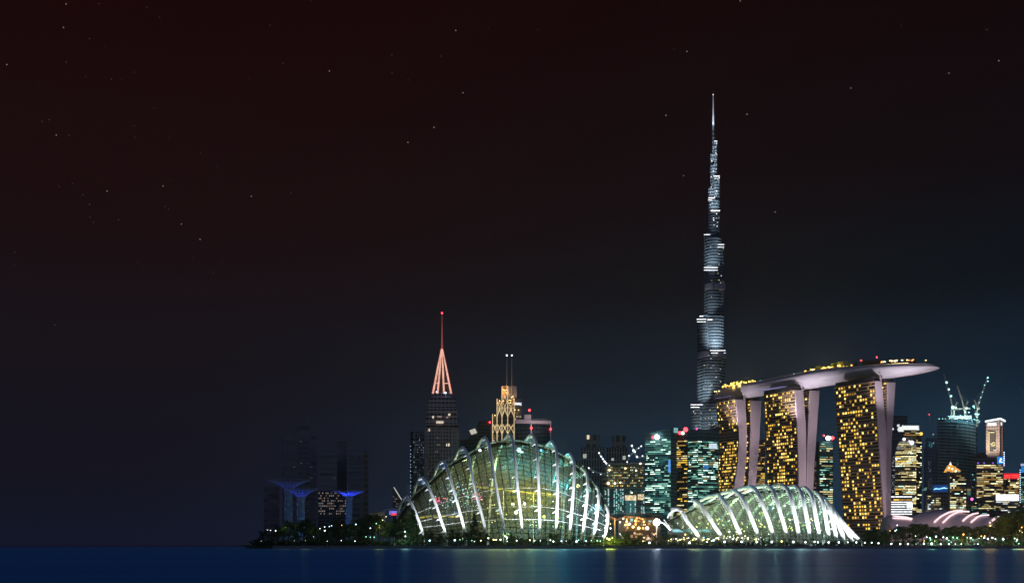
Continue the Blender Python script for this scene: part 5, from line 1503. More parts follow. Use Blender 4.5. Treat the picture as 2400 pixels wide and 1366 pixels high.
# left bank
rnd = random.Random(21)
lm = [(600, 'at the faint far left end of the shore'), (660, 'in front of the leftmost pair of blue supertrees'), (745, 'in front of the low block with pinkish windows'), (815, 'below the single blue supertree'), (880, 'right of the single blue supertree'), (925, 'left of the big glass dome'), (990, 'before the left foot of the big glass dome')]
def near(px, tab):
    return min(tab, key=lambda e: abs(e[0] - px))[1]
LEFT = [(606, 1252, 'shrub'), (618, 1240, 'broad'), (634, 1246, 'broad'), (650, 1228, 'broad'), (664, 1236, 'palm'), (676, 1216, 'broad'), (694, 1226, 'broad'), (712, 1208, 'broad'), (728, 1222, 'palm'), (742, 1228, 'broad'), (757, 1238, 'shrub'), (772, 1226, 'broad'), (790, 1212, 'broad'), (806, 1226, 'broad'), (822, 1222, 'broad'), (838, 1206, 'palm'), (846, 1216, 'broad'), (862, 1194, 'palm'), (874, 1200, 'broad'), (889, 1194, 'palm'), (900, 1214, 'broad'), (914, 1222, 'broad'), (929, 1212, 'broad'), (940, 1224, 'broad'), (953, 1206, 'broad'), (967, 1190, 'cone'), (981, 1226, 'broad')]
adj = {'broad': ('rounded dark tree', 'tree'), 'cone': ('tall dark conifer', 'tree'), 'palm': ('thin dark palm', 'tree'), 'shrub': ('low dark bush', 'shrub')}
for i, (px, py, k) in enumerate(LEFT):
    plant(k, px, py, 618 + (i * 37) % 46 + (16 if k == 'palm' else 0), adj[k][0] + ' ' + near(px, lm), 'trees on the left bank', wide=1.0 if k != 'cone' else 1.1, seed=i)
for i in range(18):
    px = 600 + i * 21 + rnd.uniform(-6, 6)
    plant('shrub', px, 1256 + rnd.uniform(-8, 5), 610 + (i % 3) * 3, 'low dark bush ' + near(px, lm), 'trees on the left bank', wide=1.6, seed=i)
# before the tall dome
dm = [(1000, 'at the foot of the second rib of the tall dome'), (1060, 'between the second and third ribs of the tall dome'), (1110, 'between the third and fourth ribs of the tall dome'), (1165, 'between the fourth and fifth ribs of the tall dome'), (1210, 'between the fifth and sixth ribs of the tall dome'), (1245, 'between the sixth and seventh ribs of the tall dome'), (1285, 'between the seventh and eighth ribs of the tall dome'), (1320, 'left of the ninth rib of the tall dome'), (1365, 'at the foot of the tenth rib of the tall dome'), (1405, 'at the right foot of the tall dome')]
MIDT = [(998, 1240, 'broad'), (1010, 1246, 'broad'), (1030, 1250, 'broad'), (1060, 1236, 'broad'), (1072, 1246, 'broad'), (1092, 1238, 'palm'), (1111, 1202, 'cone'), (1104, 1240, 'broad'), (1128, 1238, 'palm'), (1140, 1248, 'broad'), (1160, 1252, 'shrub'), (1182, 1240, 'palm'), (1200, 1250, 'broad'), (1222, 1254, 'shrub'), (1242, 1251, 'palm'), (1262, 1256, 'shrub'), (1290, 1246, 'palm'), (1302, 1250, 'broad'), (1326, 1256, 'shrub'), (1346, 1252, 'palm'), (1368, 1256, 'shrub'), (1394, 1256, 'shrub')]
for i, (px, py, k) in enumerate(MIDT):
    plant(k, px, py, 613 + (i * 29) % 14, adj[k][0] + ' ' + near(px, dm), 'trees before the tall dome', seed=i + 1, wide=1.0 if k != 'shrub' else 1.3)
# between the domes and before the low one
cm = [(1430, 'left of the orange-lit pavilion'), (1480, 'in front of the orange-lit pavilion'), (1540, 'under the bright floodlight by the pavilion'), (1600, 'at the left tip of the low dome')]
for i, (px, py, k) in enumerate([(1424, 1250, 'shrub'), (1436, 1254, 'broad'), (1452, 1256, 'shrub'), (1464, 1246, 'broad'), (1474, 1252, 'shrub'), (1486, 1256, 'shrub'), (1499, 1250, 'broad'), (1512, 1258, 'shrub'), (1524, 1262, 'shrub'), (1537, 1254, 'broad'), (1552, 1250, 'palm'), (1566, 1248, 'broad'), (1582, 1250, 'broad'), (1600, 1256, 'shrub'), (1618, 1260, 'shrub')]):
    plant(k, px, py, 612 + (i * 17) % 16, adj[k][0] + ' ' + near(px, cm), 'trees between the two domes', seed=i + 2)
# right bank
rm = [(2035, 'just right of the low dome'), (2090, 'below the nearest hotel tower'), (2150, 'before the left end of the larger shell roof'), (2215, 'before the middle of the larger shell roof'), (2285, 'before the right end of the larger shell roof'), (2350, 'left of the tall trees at the right edge'), (2395, 'in the tall clump at the right edge')]
RT = [(2026, 1250, 'broad'), (2040, 1240, 'broad'), (2052, 1236, 'broad'), (2068, 1243, 'broad'), (2084, 1238, 'broad'), (2100, 1234, 'broad'), (2116, 1230, 'broad'), (2132, 1226, 'palm'), (2142, 1216, 'palm'), (2148, 1228, 'broad'), (2162, 1224, 'broad'), (2178, 1229, 'broad'), (2194, 1230, 'broad'), (2210, 1233, 'broad'), (2226, 1232, 'broad'), (2242, 1226, 'broad'), (2260, 1228, 'broad'), (2278, 1232, 'broad'), (2296, 1230, 'broad'), (2312, 1226, 'broad'), (2330, 1234, 'broad'), (2344, 1222, 'broad'), (2354, 1206, 'broad'), (2366, 1196, 'broad'), (2380, 1192, 'broad'), (2394, 1196, 'broad'), (2408, 1190, 'broad'), (2424, 1200, 'broad')]
for i, (px, py, k) in enumerate(RT):
    plant(k, px, py, 690 + (i * 41) % 60, adj[k][0] + ' ' + near(px, rm), 'trees on the right bank', seed=i, wide=1.15)
for i in range(20):
    px = 2034 + i * 19.5 + rnd.uniform(-6, 6)
    plant('shrub' if i % 2 else 'broad', px, 1252 + rnd.uniform(-5, 8), 622 + (i * 13) % 40, ('low dark bush ' if i % 2 else 'small rounded dark tree ') + near(px, rm), 'trees on the right bank', wide=1.4, seed=i)
# roof garden on the hotel deck
for i, (px, h) in enumerate([(1706, 4.5), (1714, 6), (1722, 7), (1731, 7.5), (1740, 8), (1748, 8.5), (1757, 8), (1766, 7), (1776, 7), (1786, 6), (1898, 8), (1908, 9.5), (1918, 9), (1929, 8.5), (1940, 8), (1950, 9.5), (1960, 10.5), (1971, 9.5), (1982, 11), (1992, 9.5), (2002, 6.5), (2012, 8.5)]):
    c = row_px(px) + nrm * (-9 + (i * 7) % 9); z = deck_z(px)
    side = 'over the farthest hotel tower' if px < 1800 else ('between the middle and nearest hotel towers')
    t_ = plant('broad', px, HZ - (z + h - CZ) / c.y * F, c.y, 'small amber-lit tree on the roof deck ' + side, 'trees on the roof deck', zb=z - .2, wide=1.1, seed=i)
    t_.location.x, t_.location.y = c.x, c.y
for i, (px, up) in enumerate([(1709, 1.5), (1716, 2.5), (1722, 2), (1729, 3), (1735, 2), (1745, 3), (1749, 1.8), (1760, 3), (1778, 1.5), (1901, 1.6), (1905, 3), (1912, 1.5), (1921, 3), (1943, 2.4), (1947, 3.2), (1957, 4), (1961, 2.4), (1968, 2.5), (1981, 4), (2013, 3)] + [(random.Random(k).choice((1704, 1894)) + random.Random(k + 50).random() * (84 if random.Random(k).choice((1704, 1894)) == 1704 else 118), 1 + 3.2 * random.Random(k + 90).random()) for k in range(38)]):
    c = row_px(px) - nrm * (12 + (i % 3)); c.z = deck_z(px) + up
    q = MB(); q.ball(c, 1.2, 0, 8, 6); q.build('garden_lamp', glow('golden deck garden lamp', (1, .66, .14), 1.7), deck)
for px in (1716, 1732, 1750, 1770, 1905, 1922, 1945, 1962, 1984, 2013):
    c = row_px(px) - nrm * 13; c.z = deck_z(px) + 3.5
    point('deck_garden_light', c, 20000, (1, .62, .10), .5)

# hedge along the whole shore: uncountable leaves, one mass
rnd = random.Random(77)
q = MB()
for _ in range(11000):
    px = rnd.uniform(596, 2440); Y = rnd.uniform(604.5, 611)
    hh = 2.9 + 1.2 * math.sin(px * .11) + .9 * math.sin(px * .37 + 1) + rnd.uniform(-.5, .5)
    if 1040 < px < 1420: hh += .6
    if px < 640: hh *= .6
    leaf(q, Vector((X(px, Y), Y, 1.4 + max(.1, hh) * rnd.random() ** .7)), rnd.uniform(.35, .75), rnd, int(rnd.random() < .35))
tag(q.build('shrubbery', LEAF), kind='stuff')

# ------------------------------------------------------------------ inside the tall dome
o = thing('planted_mountain', 'mound of dark plants with yellow light inside the tall glass dome', 'planted mound', (X(1245, 682), 682, 1.5))
q = MB(); w = MB(); rnd = random.Random(8)
prof = [(0, 24), (8, 23.5), (20, 21), (30, 18), (36, 13), (40, 7), (43, 2)]
w.lathe((X(1245, 684), 684), [(r * .78, 1.5 + z) for z, r in prof], 18, 0, 1, .55)
for _ in range(5200):
    z, a = rnd.uniform(0, 44), rnd.uniform(math.pi, 2 * math.pi)
    r = interp(prof, min(z, 42.9)) * rnd.uniform(.74, 1.12) + 1.5 * math.sin(a * 7 + z * .4)
    leaf(q, Vector((X(1245, 684) + r * math.cos(a), 684 + r * .6 * math.sin(a), 1.5 + z)), rnd.uniform(.5, 1.2), rnd, int(rnd.random() < .4))
w.build('core', mat('planted wall soil', (.05, .045, .03), .9), o); q.build('foliage', LEAF, o)['kind'] = 'stuff'
amb = glow('amber walkway light', (1, .66, .04), .65, var=.6, vscale=.25)
for lab, pts, r in (('upper amber-lit walkway across the middle of the tall dome', [(1106, 1140), (1140, 1143), (1180, 1147), (1215, 1151), (1250, 1155), (1290, 1160), (1322, 1166)], .42), ('lower amber-lit walkway at the left of the tall dome', [(984, 1212), (1010, 1210), (1040, 1209), (1062, 1210), (1084, 1211)], .5)):
    t_ = thing('walkway', lab, 'walkway', P(pts[3][0], pts[3][1], 664), 'lit walkways inside the tall dome')
    pv = [P(x, y, 669 - 6 * math.sin(math.pi * i / (len(pts) - 1))) for i, (x, y) in enumerate(pts)]
    q = MB(); q.tube(pv, r, 5); q.build('light_strip', amb, t_)
    q = MB()
    for a, c in zip(pv, pv[1:]): q.prism([a + Vector((0, 0, .6)), a + Vector((0, 3, .6)), a + Vector((0, 3, 1)), a + Vector((0, 0, 1))], [c + Vector((0, 0, .6)), c + Vector((0, 3, .6)), c + Vector((0, 3, 1)), c + Vector((0, 0, 1))])
    q.build('deck', mat('walkway deck', (.2, .2, .2), .7), t_)
    q = MB()
    for p in pv[::2]: q.tube([Vector((p.x, p.y + 1.5, 1.5)), p + Vector((0, 1.5, .6))], .16, 5)
    q.build('post', white_steel, t_)
tints = [glow('fairy white', (.9, .95, 1), 2.2), glow('fairy cyan', (.25, .85, .9), 1.8), glow('fairy yellow', (1, .8, .2), 1.8), glow('fairy blue', (.2, .4, 1), 1.6), glow('fairy red', (1, .08, .12), 2.0), glow('fairy magenta', (.9, .1, .6), 1.6)]
q = MB(); rnd = random.Random(31)
for _ in range(210):
    px = rnd.gauss(1082, 26); py = rnd.gauss(1162, 20)
    if not (1000 < px < 1150 and 1118 < py < 1215): continue
    q.ball(P(px, py, rnd.uniform(667, 678)), rnd.uniform(.16, .42), rnd.choices([0, 1, 2, 3, 5], [6, 4, 1.5, 3, .6])[0], 5, 3)
for cx_, cy_, n_ in ((1028, 1172, 22), (1120, 1163, 26)):
    for _ in range(n_): q.ball(P(cx_ + rnd.gauss(0, 6), cy_ + rnd.gauss(0, 3.5), 667), rnd.uniform(.35, .7), 4 if rnd.random() < .8 else 5, 5, 3)
for _ in range(70):
    px = rnd.uniform(1120, 1330); py = rnd.uniform(1165, 1235)
    q.ball(P(px, py, rnd.uniform(656, 662)), rnd.uniform(.2, .5), rnd.choices([0, 1, 2], [3, 2, 4])[0], 5, 3)
tag(q.build('fairy_lights', tints), 'cloud of tiny coloured lights inside the left half of the tall dome', 'lights', kind='stuff')
for lab, px, py, r, col in (('round white lamp high on the left inside the tall dome', 1125, 1055, 1.0, (1, .95, .9)), ('pair of bright teal-white lamps near the ridge of the tall dome', 1216, 1054, 1.7, (.6, .95, 1)), ('small blue lamp near the ridge of the tall dome', 1268, 1055, .9, (.1, .4, 1)), ('yellow lamp behind the right ribs of the tall dome', 1355, 1138, 1.5, (1, .85, .35)), ('warm white lamp low in the middle of the tall dome', 1209, 1200, 1.6, (.95, .95, .8)), ('soft white lamp above the low garden of the tall dome', 1202, 1181, 1.3, (.95, .92, .85)), ('soft white lamp right of the fifth rib of the tall dome', 1230, 1180, 1.1, (.9, .95, .9)), ('yellow-green lamp low right inside the tall dome', 1275, 1210, 1.2, (.9, .95, .15))):
    t_ = thing('dome_lamp', lab, 'lamp', P(px, py, 664), 'lamps inside the tall dome')
    q = MB(); c = P(px, py, 664); q.ball(c, r * .8, 0, 8, 6)
    if px == 1216: q.ball(c + Vector((1.8, 0, -1.4)), r * .6, 0, 8, 6)
    q.build('globe', glow('dome lamp %d' % px, col, 4.0, True), t_)
    q = MB(); q.tube([c + Vector((0, 1, 0)), c + Vector((0, 3.4, 1.2))], .12, 4); q.build('arm', white_steel, t_)
for px, py, Y, w_, col in ((1200, 1163, 664, 9000, (1, .72, .04)), (1245, 1162, 662, 8000, (1, .74, .04)), (1290, 1165, 664, 9000, (.95, .72, .05)), (1160, 1175, 668, 6000, (1, .75, .1)), (1245, 1215, 658, 3500, (.9, .85, .3)),
                           (1216, 1070, 703, 14000, (.05, .72, .80)), (1290, 1090, 706, 24000, (.03, .45, .75)), (1255, 1080, 708, 20000, (.04, .62, .70)), (1325, 1130, 698, 16000, (.1, .6, .75)), (1320, 1210, 672, 7000, (.25, .75, .9)), (1365, 1180, 682, 6000, (.15, .6, .9)), (1395, 1220, 680, 4500, (.4, .8, 1)),
                           (1250, 1240, 650, 3000, (.3, .75, .9)), (1190, 1245, 652, 2600, (.25, .7, .85)), (1100, 1240, 662, 1500, (.6, .65, .5)), (1030, 1225, 668, 1100, (.8, .6, .2)), (1150, 1085, 698, 12000, (.80, .72, .34)), (1080, 1140, 692, 8000, (.72, .68, .34)), (1110, 1110, 700, 9000, (.72, .70, .34)), (1180, 1100, 700, 7000, (.5, .7, .5))):
    point('indoor_light', P(px, py, Y), w_ * 2.2, col, 2.5)
# tall glowing panels of light on the right side of the tall dome
for k, (px, y0, y1) in enumerate(((1318, 1140, 1250), (1352, 1150, 1240), (1371, 1165, 1250), (1389, 1180, 1255), (1254, 1195, 1250), (1285, 1200, 1250))):
    t_ = thing('light_column', 'pale blue light column %s of the tall dome' % ('left of the ninth rib', 'behind the ninth rib', 'beside the tenth rib', 'beside the eleventh rib', 'left of the seventh rib', 'left of the eighth rib')[k], 'light column', P(px, y1, 676), 'light columns inside the tall dome')
    q = MB(); a, c = P(px, y1, 676), P(px, y0, 676); q.tube([Vector((a.x, a.y, 1.5)), a, c], [.8, .8, .5], 6); q.build('tube', glow('pale blue light tube', (.3, .72, .85), .34, var=.5, vscale=.15), t_)
# ------------------------------------------------------------------ inside the low dome
rnd = random.Random(55)
gm_ = [(1640, 'at its left end'), (1720, 'left of its middle'), (1790, 'in its middle'), (1860, 'right of its middle'), (1930, 'near its right end')]
for i, (px, py, k) in enumerate([(1620, 1226, 'broad'), (1648, 1218, 'broad'), (1672, 1208, 'broad'), (1694, 1214, 'broad'), (1718, 1222, 'broad'), (1744, 1212, 'palm'), (1766, 1218, 'broad'), (1790, 1208, 'broad'), (1814, 1216, 'palm'), (1838, 1212, 'broad'), (1862, 1214, 'broad'), (1890, 1222, 'palm'), (1914, 1228, 'broad'), (1940, 1240, 'broad')]):
    plant(k, px, py, 672 + (i * 7) % 12, ('indoor palm' if k == 'palm' else 'indoor leafy tree') + ' in the low dome, ' + near(px, gm_), 'trees inside the low dome', seed=i + 1, zb=1.6)
o = thing('garden_terrace', 'raised garden terrace edged by a teal light band in the low dome', 'terrace', P(1620, 1262, 668))
q = MB(); q.abox(X(1574, 666), X(1700, 666), 664, 684, 1.5, Z(1238, 666)); q.build('terrace_wall', mat('terrace wall', (.12, .14, .14), .8), o)
q = MB(); q.abox(X(1575, 666), X(1662, 666), 663.4, 663.97, Z(1246, 666), Z(1240, 666)); q.build('light_band', glow('teal light band', (.25, .75, .85), .75, True, var=.6, vscale=.2), o)
gold_l = glow('garden light gold', (1, .8, .3), 3.0); ygr = glow('garden light lime', (.7, .95, .15), 2.0); whl = glow('garden light white', (.95, 1, .95), 3.5)
q = MB()
for _ in range(170):
    px = rnd.uniform(1580, 1965); py = rnd.gauss(1232, 12)
    lim = 1172 + abs(px - 1800) * .24
    if py < lim or py > 1262: continue
    q.ball(P(px, py, rnd.uniform(661, 668)), rnd.uniform(.2, .6), rnd.choices([0, 1, 2, 3], [5, 2, 3, .6])[0], 5, 3)
for _ in range(60):
    q.ball(P(rnd.uniform(1570, 1790), rnd.gauss(1262, 3.5), rnd.uniform(628, 640)), rnd.uniform(.2, .5), rnd.choices([0, 1, 2, 3], [6, 2, 2, .8])[0], 5, 3)
tag(q.build('indoor_garden_lights', [gold_l, ygr, whl, glow('garden light blue', (.1, .55, 1), 3)]), 'scatter of tiny gold and white lights in the low dome', 'lights', kind='stuff')
for lab, px, py, r, col, st in (('big warm glowing lamp behind the second rib of the low dome', 1666, 1218, 2.6, (1, .95, .65), 2.2), ('soft yellow lamp near the left end of the low dome', 1641, 1212, 2.2, (.95, .85, .45), .8), ('lime green lamp in the middle of the low dome', 1784, 1202, 2.3, (.65, .85, .08), .8), ('blue screen glow right of the lime lamp in the low dome', 1806, 1190, 3.0, (.02, .28, .65), .4), ('white lamp high in the right half of the low dome', 1839, 1184, 1.2, (1, .95, .9), 2.5), ('pinkish lamp high at the right of the low dome', 1871, 1187, 1.5, (1, .85, .75), 1.6), ('white lamp on a pole low in the low dome', 1709, 1245, 1.1, (.9, .97, 1), 5)):
    t_ = thing('dome_lamp', lab, 'lamp', P(px, py, 664), 'lamps inside the low dome')
    q = MB(); c = P(px, py, 662); q.ball(c, r * .6, 0, 10, 8); q.build('globe', glow('low dome lamp %d' % px, col, st, True, var=.3), t_, True)
    q = MB(); q.tube([c - Vector((0, 0, r)), Vector((c.x, c.y, 1.6))], .14, 5); q.build('pole', white_steel, t_)
for px, py, Y, w_, col in ((1640, 1215, 668, 3000, (.85, .85, .45)), (1700, 1205, 672, 3500, (.75, .9, .6)), (1760, 1195, 674, 4000, (.75, .95, .65)), (1820, 1190, 674, 4000, (.7, .95, .75)), (1880, 1195, 676, 4000, (.75, .95, .85)), (1930, 1215, 674, 2500, (.8, .95, 1)), (1720, 1170, 682, 1800, (.7, .8, .5)), (1800, 1165, 684, 2000, (.7, .85, .55)), (1860, 1165, 684, 2000, (.75, .9, .7)), (1700, 1240, 672, 1200, (1, .8, .3)), (1800, 1240, 674, 1200, (.9, .9, .6))):
    point('indoor_light', P(px, py, Y), w_ * 6.5, col, 2.5)

# ------------------------------------------------------------------ supertrees
branch_m = mat('supertree branch', (.42, .45, .60), .5)
def supertree(label, px, y_base, y_neck, y_top, hw, rw, Y, w_):
    t_ = thing('supertree', label, 'supertree', (X(px, Y), Y, 1.5), 'blue-lit supertrees at the left')
    sc = Y / F; c = Vector((X(px, Y), Y, 0)); zb, zn, zt = 1.5, Z(y_neck, Y), Z(y_top, Y)
    R0 = rw * sc; Rt = hw * sc
    q = MB(); q.lathe((c.x, c.y), [(R0 * .8, zb), (R0 * .7, zn), (R0 * .75, zn + 2)], 14); q.build('core', mat('supertree core', (.20, .24, .34), .7), t_)
    q = MB()
    for k in range(20):
        a = 2 * math.pi * k / 20; d = Vector((math.cos(a), math.sin(a), 0))
        q.tube([c + d * R0 + Vector((0, 0, zb)), c + d * R0 * .92 + Vector((0, 0, zn))], .12, 3)
    for k in range(7):
        z = zb + (zn - zb) * (k + .5) / 7
        q.tube([c + Vector((R0 * math.cos(a), R0 * math.sin(a), z)) for a in [2 * math.pi * i / 14 for i in range(15)]], .12, 3)
    q.build('trunk_lattice', branch_m, t_)
    q = MB(); H = zt - zn
    for k in range(44):
        a = 2 * math.pi * (k + .3 * (k % 2)) / 44; d = Vector((math.cos(a), math.sin(a), 0))
        pts = [c + d * (R0 * .9 + (Rt - R0 * .9) * f ** 2.0) + Vector((0, 0, zn + H * (f ** .72))) for f in (0, .2, .4, .6, .8, 1)]
        q.tube(pts, [.22, .2, .18, .14, .1, .06], 4)
        if k % 2:
            e = Vector((math.cos(a + .16), math.sin(a + .16), 0)); q.tube([pts[3], c + e * Rt * .92 + Vector((0, 0, zt - .3))], [.1, .05], 3)
    for f in (.35, .6, .8, 1.0):
        r = R0 * .9 + (Rt - R0 * .9) * f ** 2; z = zn + H * f ** .72
        q.tube([c + Vector((r * math.cos(a), r * math.sin(a), z)) for a in [2 * math.pi * i / 36 for i in range(37)]], .1, 3)
    q.build('canopy', branch_m, t_)
    q = MB(); rnd = random.Random(int(px))
    for _ in range(46):
        a = rnd.uniform(math.pi, 2 * math.pi); z = rnd.uniform(zb, zn)
        q.ball(c + Vector((R0 * math.cos(a), R0 * math.sin(a) - .2, z)), rnd.uniform(.12, .3), 0, 5, 3)
    q.build('trunk_lamps', glow('supertree lamp', (.10, .45, .9), .5), t_)['kind'] = 'stuff'
    for k in range(5):
        a = math.pi + math.pi * (k + .5) / 5
        p = c + Vector((math.cos(a) * R0 * 2.2, math.sin(a) * R0 * 2.2, zn + H * .12))
        spot('supertree_light', p, c + Vector((math.cos(a) * Rt * .55, math.sin(a) * Rt * .55, zt)), w_, (.03, .06, 1), 120, .8, .4)
    spot('supertree_light', c + Vector((0, -R0 * 6, 3)), c + Vector((0, 0, zn * .7)), w_ * 1.6, (.05, .16, 1), 80, .8, .4)
supertree('single blue supertree with a bright blue canopy right of the lit low block', 818, 1207, 1172, 1150, 40, 7.5, 960, 4600)
supertree('dim blue supertree whose canopy sits lower, right one of the leftmost pair', 705, 1215, 1176, 1145, 40, 9, 900, 800)
supertree('dim taller blue supertree with the wider canopy, left one of the leftmost pair', 676, 1210, 1158, 1125, 51, 9, 940, 420)
o = thing('canopy_stage', 'small violet and red lit canopy by the left foot of the tall dome', 'canopy', P(925, 1220, 760))
q = MB(); pts = [P(x, y, 760) for x, y in ((898, 1197), (912, 1194), (930, 1194), (946, 1190))]
for a, c in zip(pts, pts[1:]): q.prism([a, a + Vector((0, 10, 1)), a + Vector((0, 10, 1.6)), a + Vector((0, 0, .6))], [c, c + Vector((0, 10, 1)), c + Vector((0, 10, 1.6)), c + Vector((0, 0, .6))])
q.build('roof', mat('violet roof', (.3, .2, .45), .6), o)
q = MB(); a = P(926, 1201, 761); q.box(a, (4.4, 0, 0), (0, .3, 0), (0, 0, 1.4)); q.build('screen', glow('violet screen', (.25, .22, 1), .8, True), o)
q = MB(); a = P(926, 1204.5, 760.4); q.box(a, (3.0, 0, 0), (0, .3, 0), (0, 0, .8)); q.build('red_strip', glow('red strip', (1, .05, .1), 1.0), o)
q = MB()
for px in (902, 942): q.tube([Vector((X(px, 764), 764, 1.5)), P(px, 1196, 764)], .2, 5)
q.build('post', branch_m, o)
o = thing('hillside_pavilion', 'dim tan low building behind the palms left of the tall dome', 'building', P(880, 1230, 800))
q = MB(); q.prism([P(862, 1240, 800), P(908, 1240, 800), P(908, 1240, 815), P(862, 1240, 815)], [P(866, 1204, 800), P(900, 1198, 800), P(900, 1198, 815), P(866, 1204, 815)]); q.build('wall', mat('dim tan wall', (.30, .22, .18), .8), o)
q = MB(); q.prism([P(862, 1204.2, 799), P(902, 1197, 799), P(902, 1197, 816), P(862, 1204.2, 816)], [P(862, 1202.8, 799), P(902, 1195.6, 799), P(902, 1195.6, 816), P(862, 1202.8, 816)]); q.build('roof', mat('dim roof', (.10, .08, .08), .8), o)
point('pavilion_light', P(884, 1225, 780), 1500, (1, .6, .4), .5)

# ------------------------------------------------------------------ pavilion between the domes
YP = 690
o = thing('pavilion', 'open pavilion with a dark sloping roof and orange-lit ceiling between the two glass domes', 'pavilion', (X(1485, YP), YP + 8, 1.5))
q = MB()
rp = [(1426, 1208), (1446, 1204), (1480, 1203), (1512, 1204), (1548, 1208)]
for (x0, y0), (x1, y1) in zip(rp, rp[1:]):
    a, c = P(x0, y0, YP), P(x1, y1, YP)
    q.prism([a, a + Vector((0, 18, .5)), a + Vector((0, 18, 1.1)), a + Vector((0, 0, .6))], [c, c + Vector((0, 18, .5)), c + Vector((0, 18, 1.1)), c + Vector((0, 0, .6))])
q.build('roof', mat('dark pavilion roof', (.06, .05, .05), .7), o)
wd = mat('timber ceiling', (.42, .24, .12), .7)
q = MB()
for (x0, y0), (x1, y1) in (((1427, 1209.5), (1446, 1217)), ((1446, 1217), (1470, 1209)), ((1494, 1211), (1516, 1217)), ((1470, 1209), (1494, 1211))):
    a, c = P(x0, y0, YP + 2), P(x1, y1, YP + 2)
    q.prism([a, a + Vector((0, 14, -.6)), a + Vector((0, 14, -.2)), a + Vector((0, 0, .4))], [c, c + Vector((0, 14, -.6)), c + Vector((0, 14, -.2)), c + Vector((0, 0, .4))])
q.build('ceiling', wd, o)
for px in (1441, 1468, 1490, 1511, 1538):
    q = MB(); y = YP + (1.2 if px in (1441, 1511) else 6); q.tube([Vector((X(px, y), y, 1.5)), P(px, 1216, y), P(px, 1213, y)], [.55, .5, .75], 8); q.build('column', wd, o)
q = MB(); q.abox(X(1450, YP + 12), X(1548, YP + 12), YP + 12, YP + 14, 1.5, Z(1212, YP + 12)); q.build('back_wall', mat('pavilion back wall', (.16, .11, .08), .8), o)
q = MB(); q.abox(X(1458, YP + 4), X(1545, YP + 4), YP - 3, YP + 12, 1.5, Z(1246, YP)); q.abox(X(1466, YP), X(1532, YP), YP - 2.5, YP - 2, Z(1246, YP), Z(1243.5, YP)); q.build('terrace', mat('pavilion terrace', (.05, .035, .03), .8), o)
rnd = random.Random(61)
ol = glow('pavilion orange lamp', (1, .55, .16), 2.6, True); oy = glow('pavilion yellow lamp', (1, .75, .25), 3.2, True); ow = glow('pavilion white lamp', (1, .93, .85), 4, True)
for px, py, r, m_ in ((1461, 1215, .5, ow), (1469, 1222, .75, oy), (1466, 1229, .7, oy), (1472, 1229, .7, oy), (1476, 1227, .75, ow), (1489, 1220, .7, oy), (1490, 1228, .7, ol), (1484, 1234, .9, oy), (1497, 1237, 1.1, oy), (1510, 1222, .85, oy), (1511, 1229, .8, oy), (1517, 1237, 1.15, ow), (1507, 1237, .7, ol), (1493, 1214, .5, ol), (1506, 1216, .5, ol), (1430, 1227, .5, oy), (1430, 1237, .7, ow), (1453, 1223, .6, ow)):
    q = MB(); q.ball(P(px, py, YP + 1.5 - 4.6 * (py > 1233)), r, 0, 8, 6); q.build('lamp', m_, o)
it = []
for _ in range(26):
    px = rnd.uniform(1480, 1540); py = rnd.uniform(1248, 1268)
    it.append((P(px, py, YP - 3.3), Vector((rnd.uniform(.3, .9), 0, 0)), Vector((0, 0, rnd.uniform(.3, .9))), Vector((0, .15, 0)), rnd.choice([WARM[0], WARM[2], glow('window peach', (1, .68, .42), 1.1), glow('window peach soft', (1, .62, .38), .4)])))
for _ in range(10):
    px = rnd.uniform(1454, 1545); py = rnd.uniform(1217, 1240)
    it.append((P(px, py, YP + 11.7), Vector((rnd.uniform(.4, 1.2), 0, 0)), Vector((0, 0, rnd.uniform(.4, 1.2))), Vector((0, .15, 0)), rnd.choice([WARM[0], WARM[1], TEAL[1], DIM[1]])))
rects_to_windows(o, it, 60, 'lit_opening')
q = MB(); q.tube([P(1452, 1249, YP - 8), P(1462, 1262, YP - 8)], .35, 5); q.build('stair_rail', STRIP_W, o)
q = MB(); q.prism([P(1527, 1250, YP - 5), P(1556, 1266, YP - 5), P(1556, 1272, YP - 5), P(1527, 1272, YP - 5)], [P(1527, 1250, YP + 4), P(1556, 1266, YP + 4), P(1556, 1272, YP + 4), P(1527, 1272, YP + 4)]); q.build('stair', mat('stair stone', (.13, .09, .07), .8), o)
for px, py, Y, w_, col in ((1440, 1222, YP - 1, 900, (1, .45, .12)), (1470, 1220, YP + 5, 900, (1, .55, .18)), (1500, 1220, YP + 5, 1200, (1, .5, .15)), (1530, 1222, YP + 5, 700, (1, .5, .2)), (1505, 1250, YP - 9, 900, (1, .55, .25)), (1540, 1252, YP - 11, 700, (1, .62, .42)), (1437, 1258, 640, 700, (.8, .8, .1))):
    point('pavilion_light', P(px, py, Y), w_, col, .4)
t_ = thing('floodlight_mast', 'tall mast with a dazzling white floodlight between the pavilion and the low dome', 'floodlight', P(1539, 1270, 650))
q = MB(); q.tube([Vector((X(1539, 650), 650, 1.5)), P(1539, 1226, 650)], [.22, .14], 6); q.build('mast', white_steel, t_)
q = MB(); q.ball(P(1539, 1223, 649), 2.1, 0, 12, 8); q.ball(P(1535, 1224.5, 648.6), .8, 0, 8, 6); q.build('lamp', BEACON_W, t_, True)
point('floodlight', P(1539, 1223, 646), 5000, (1, .93, .95), .6)

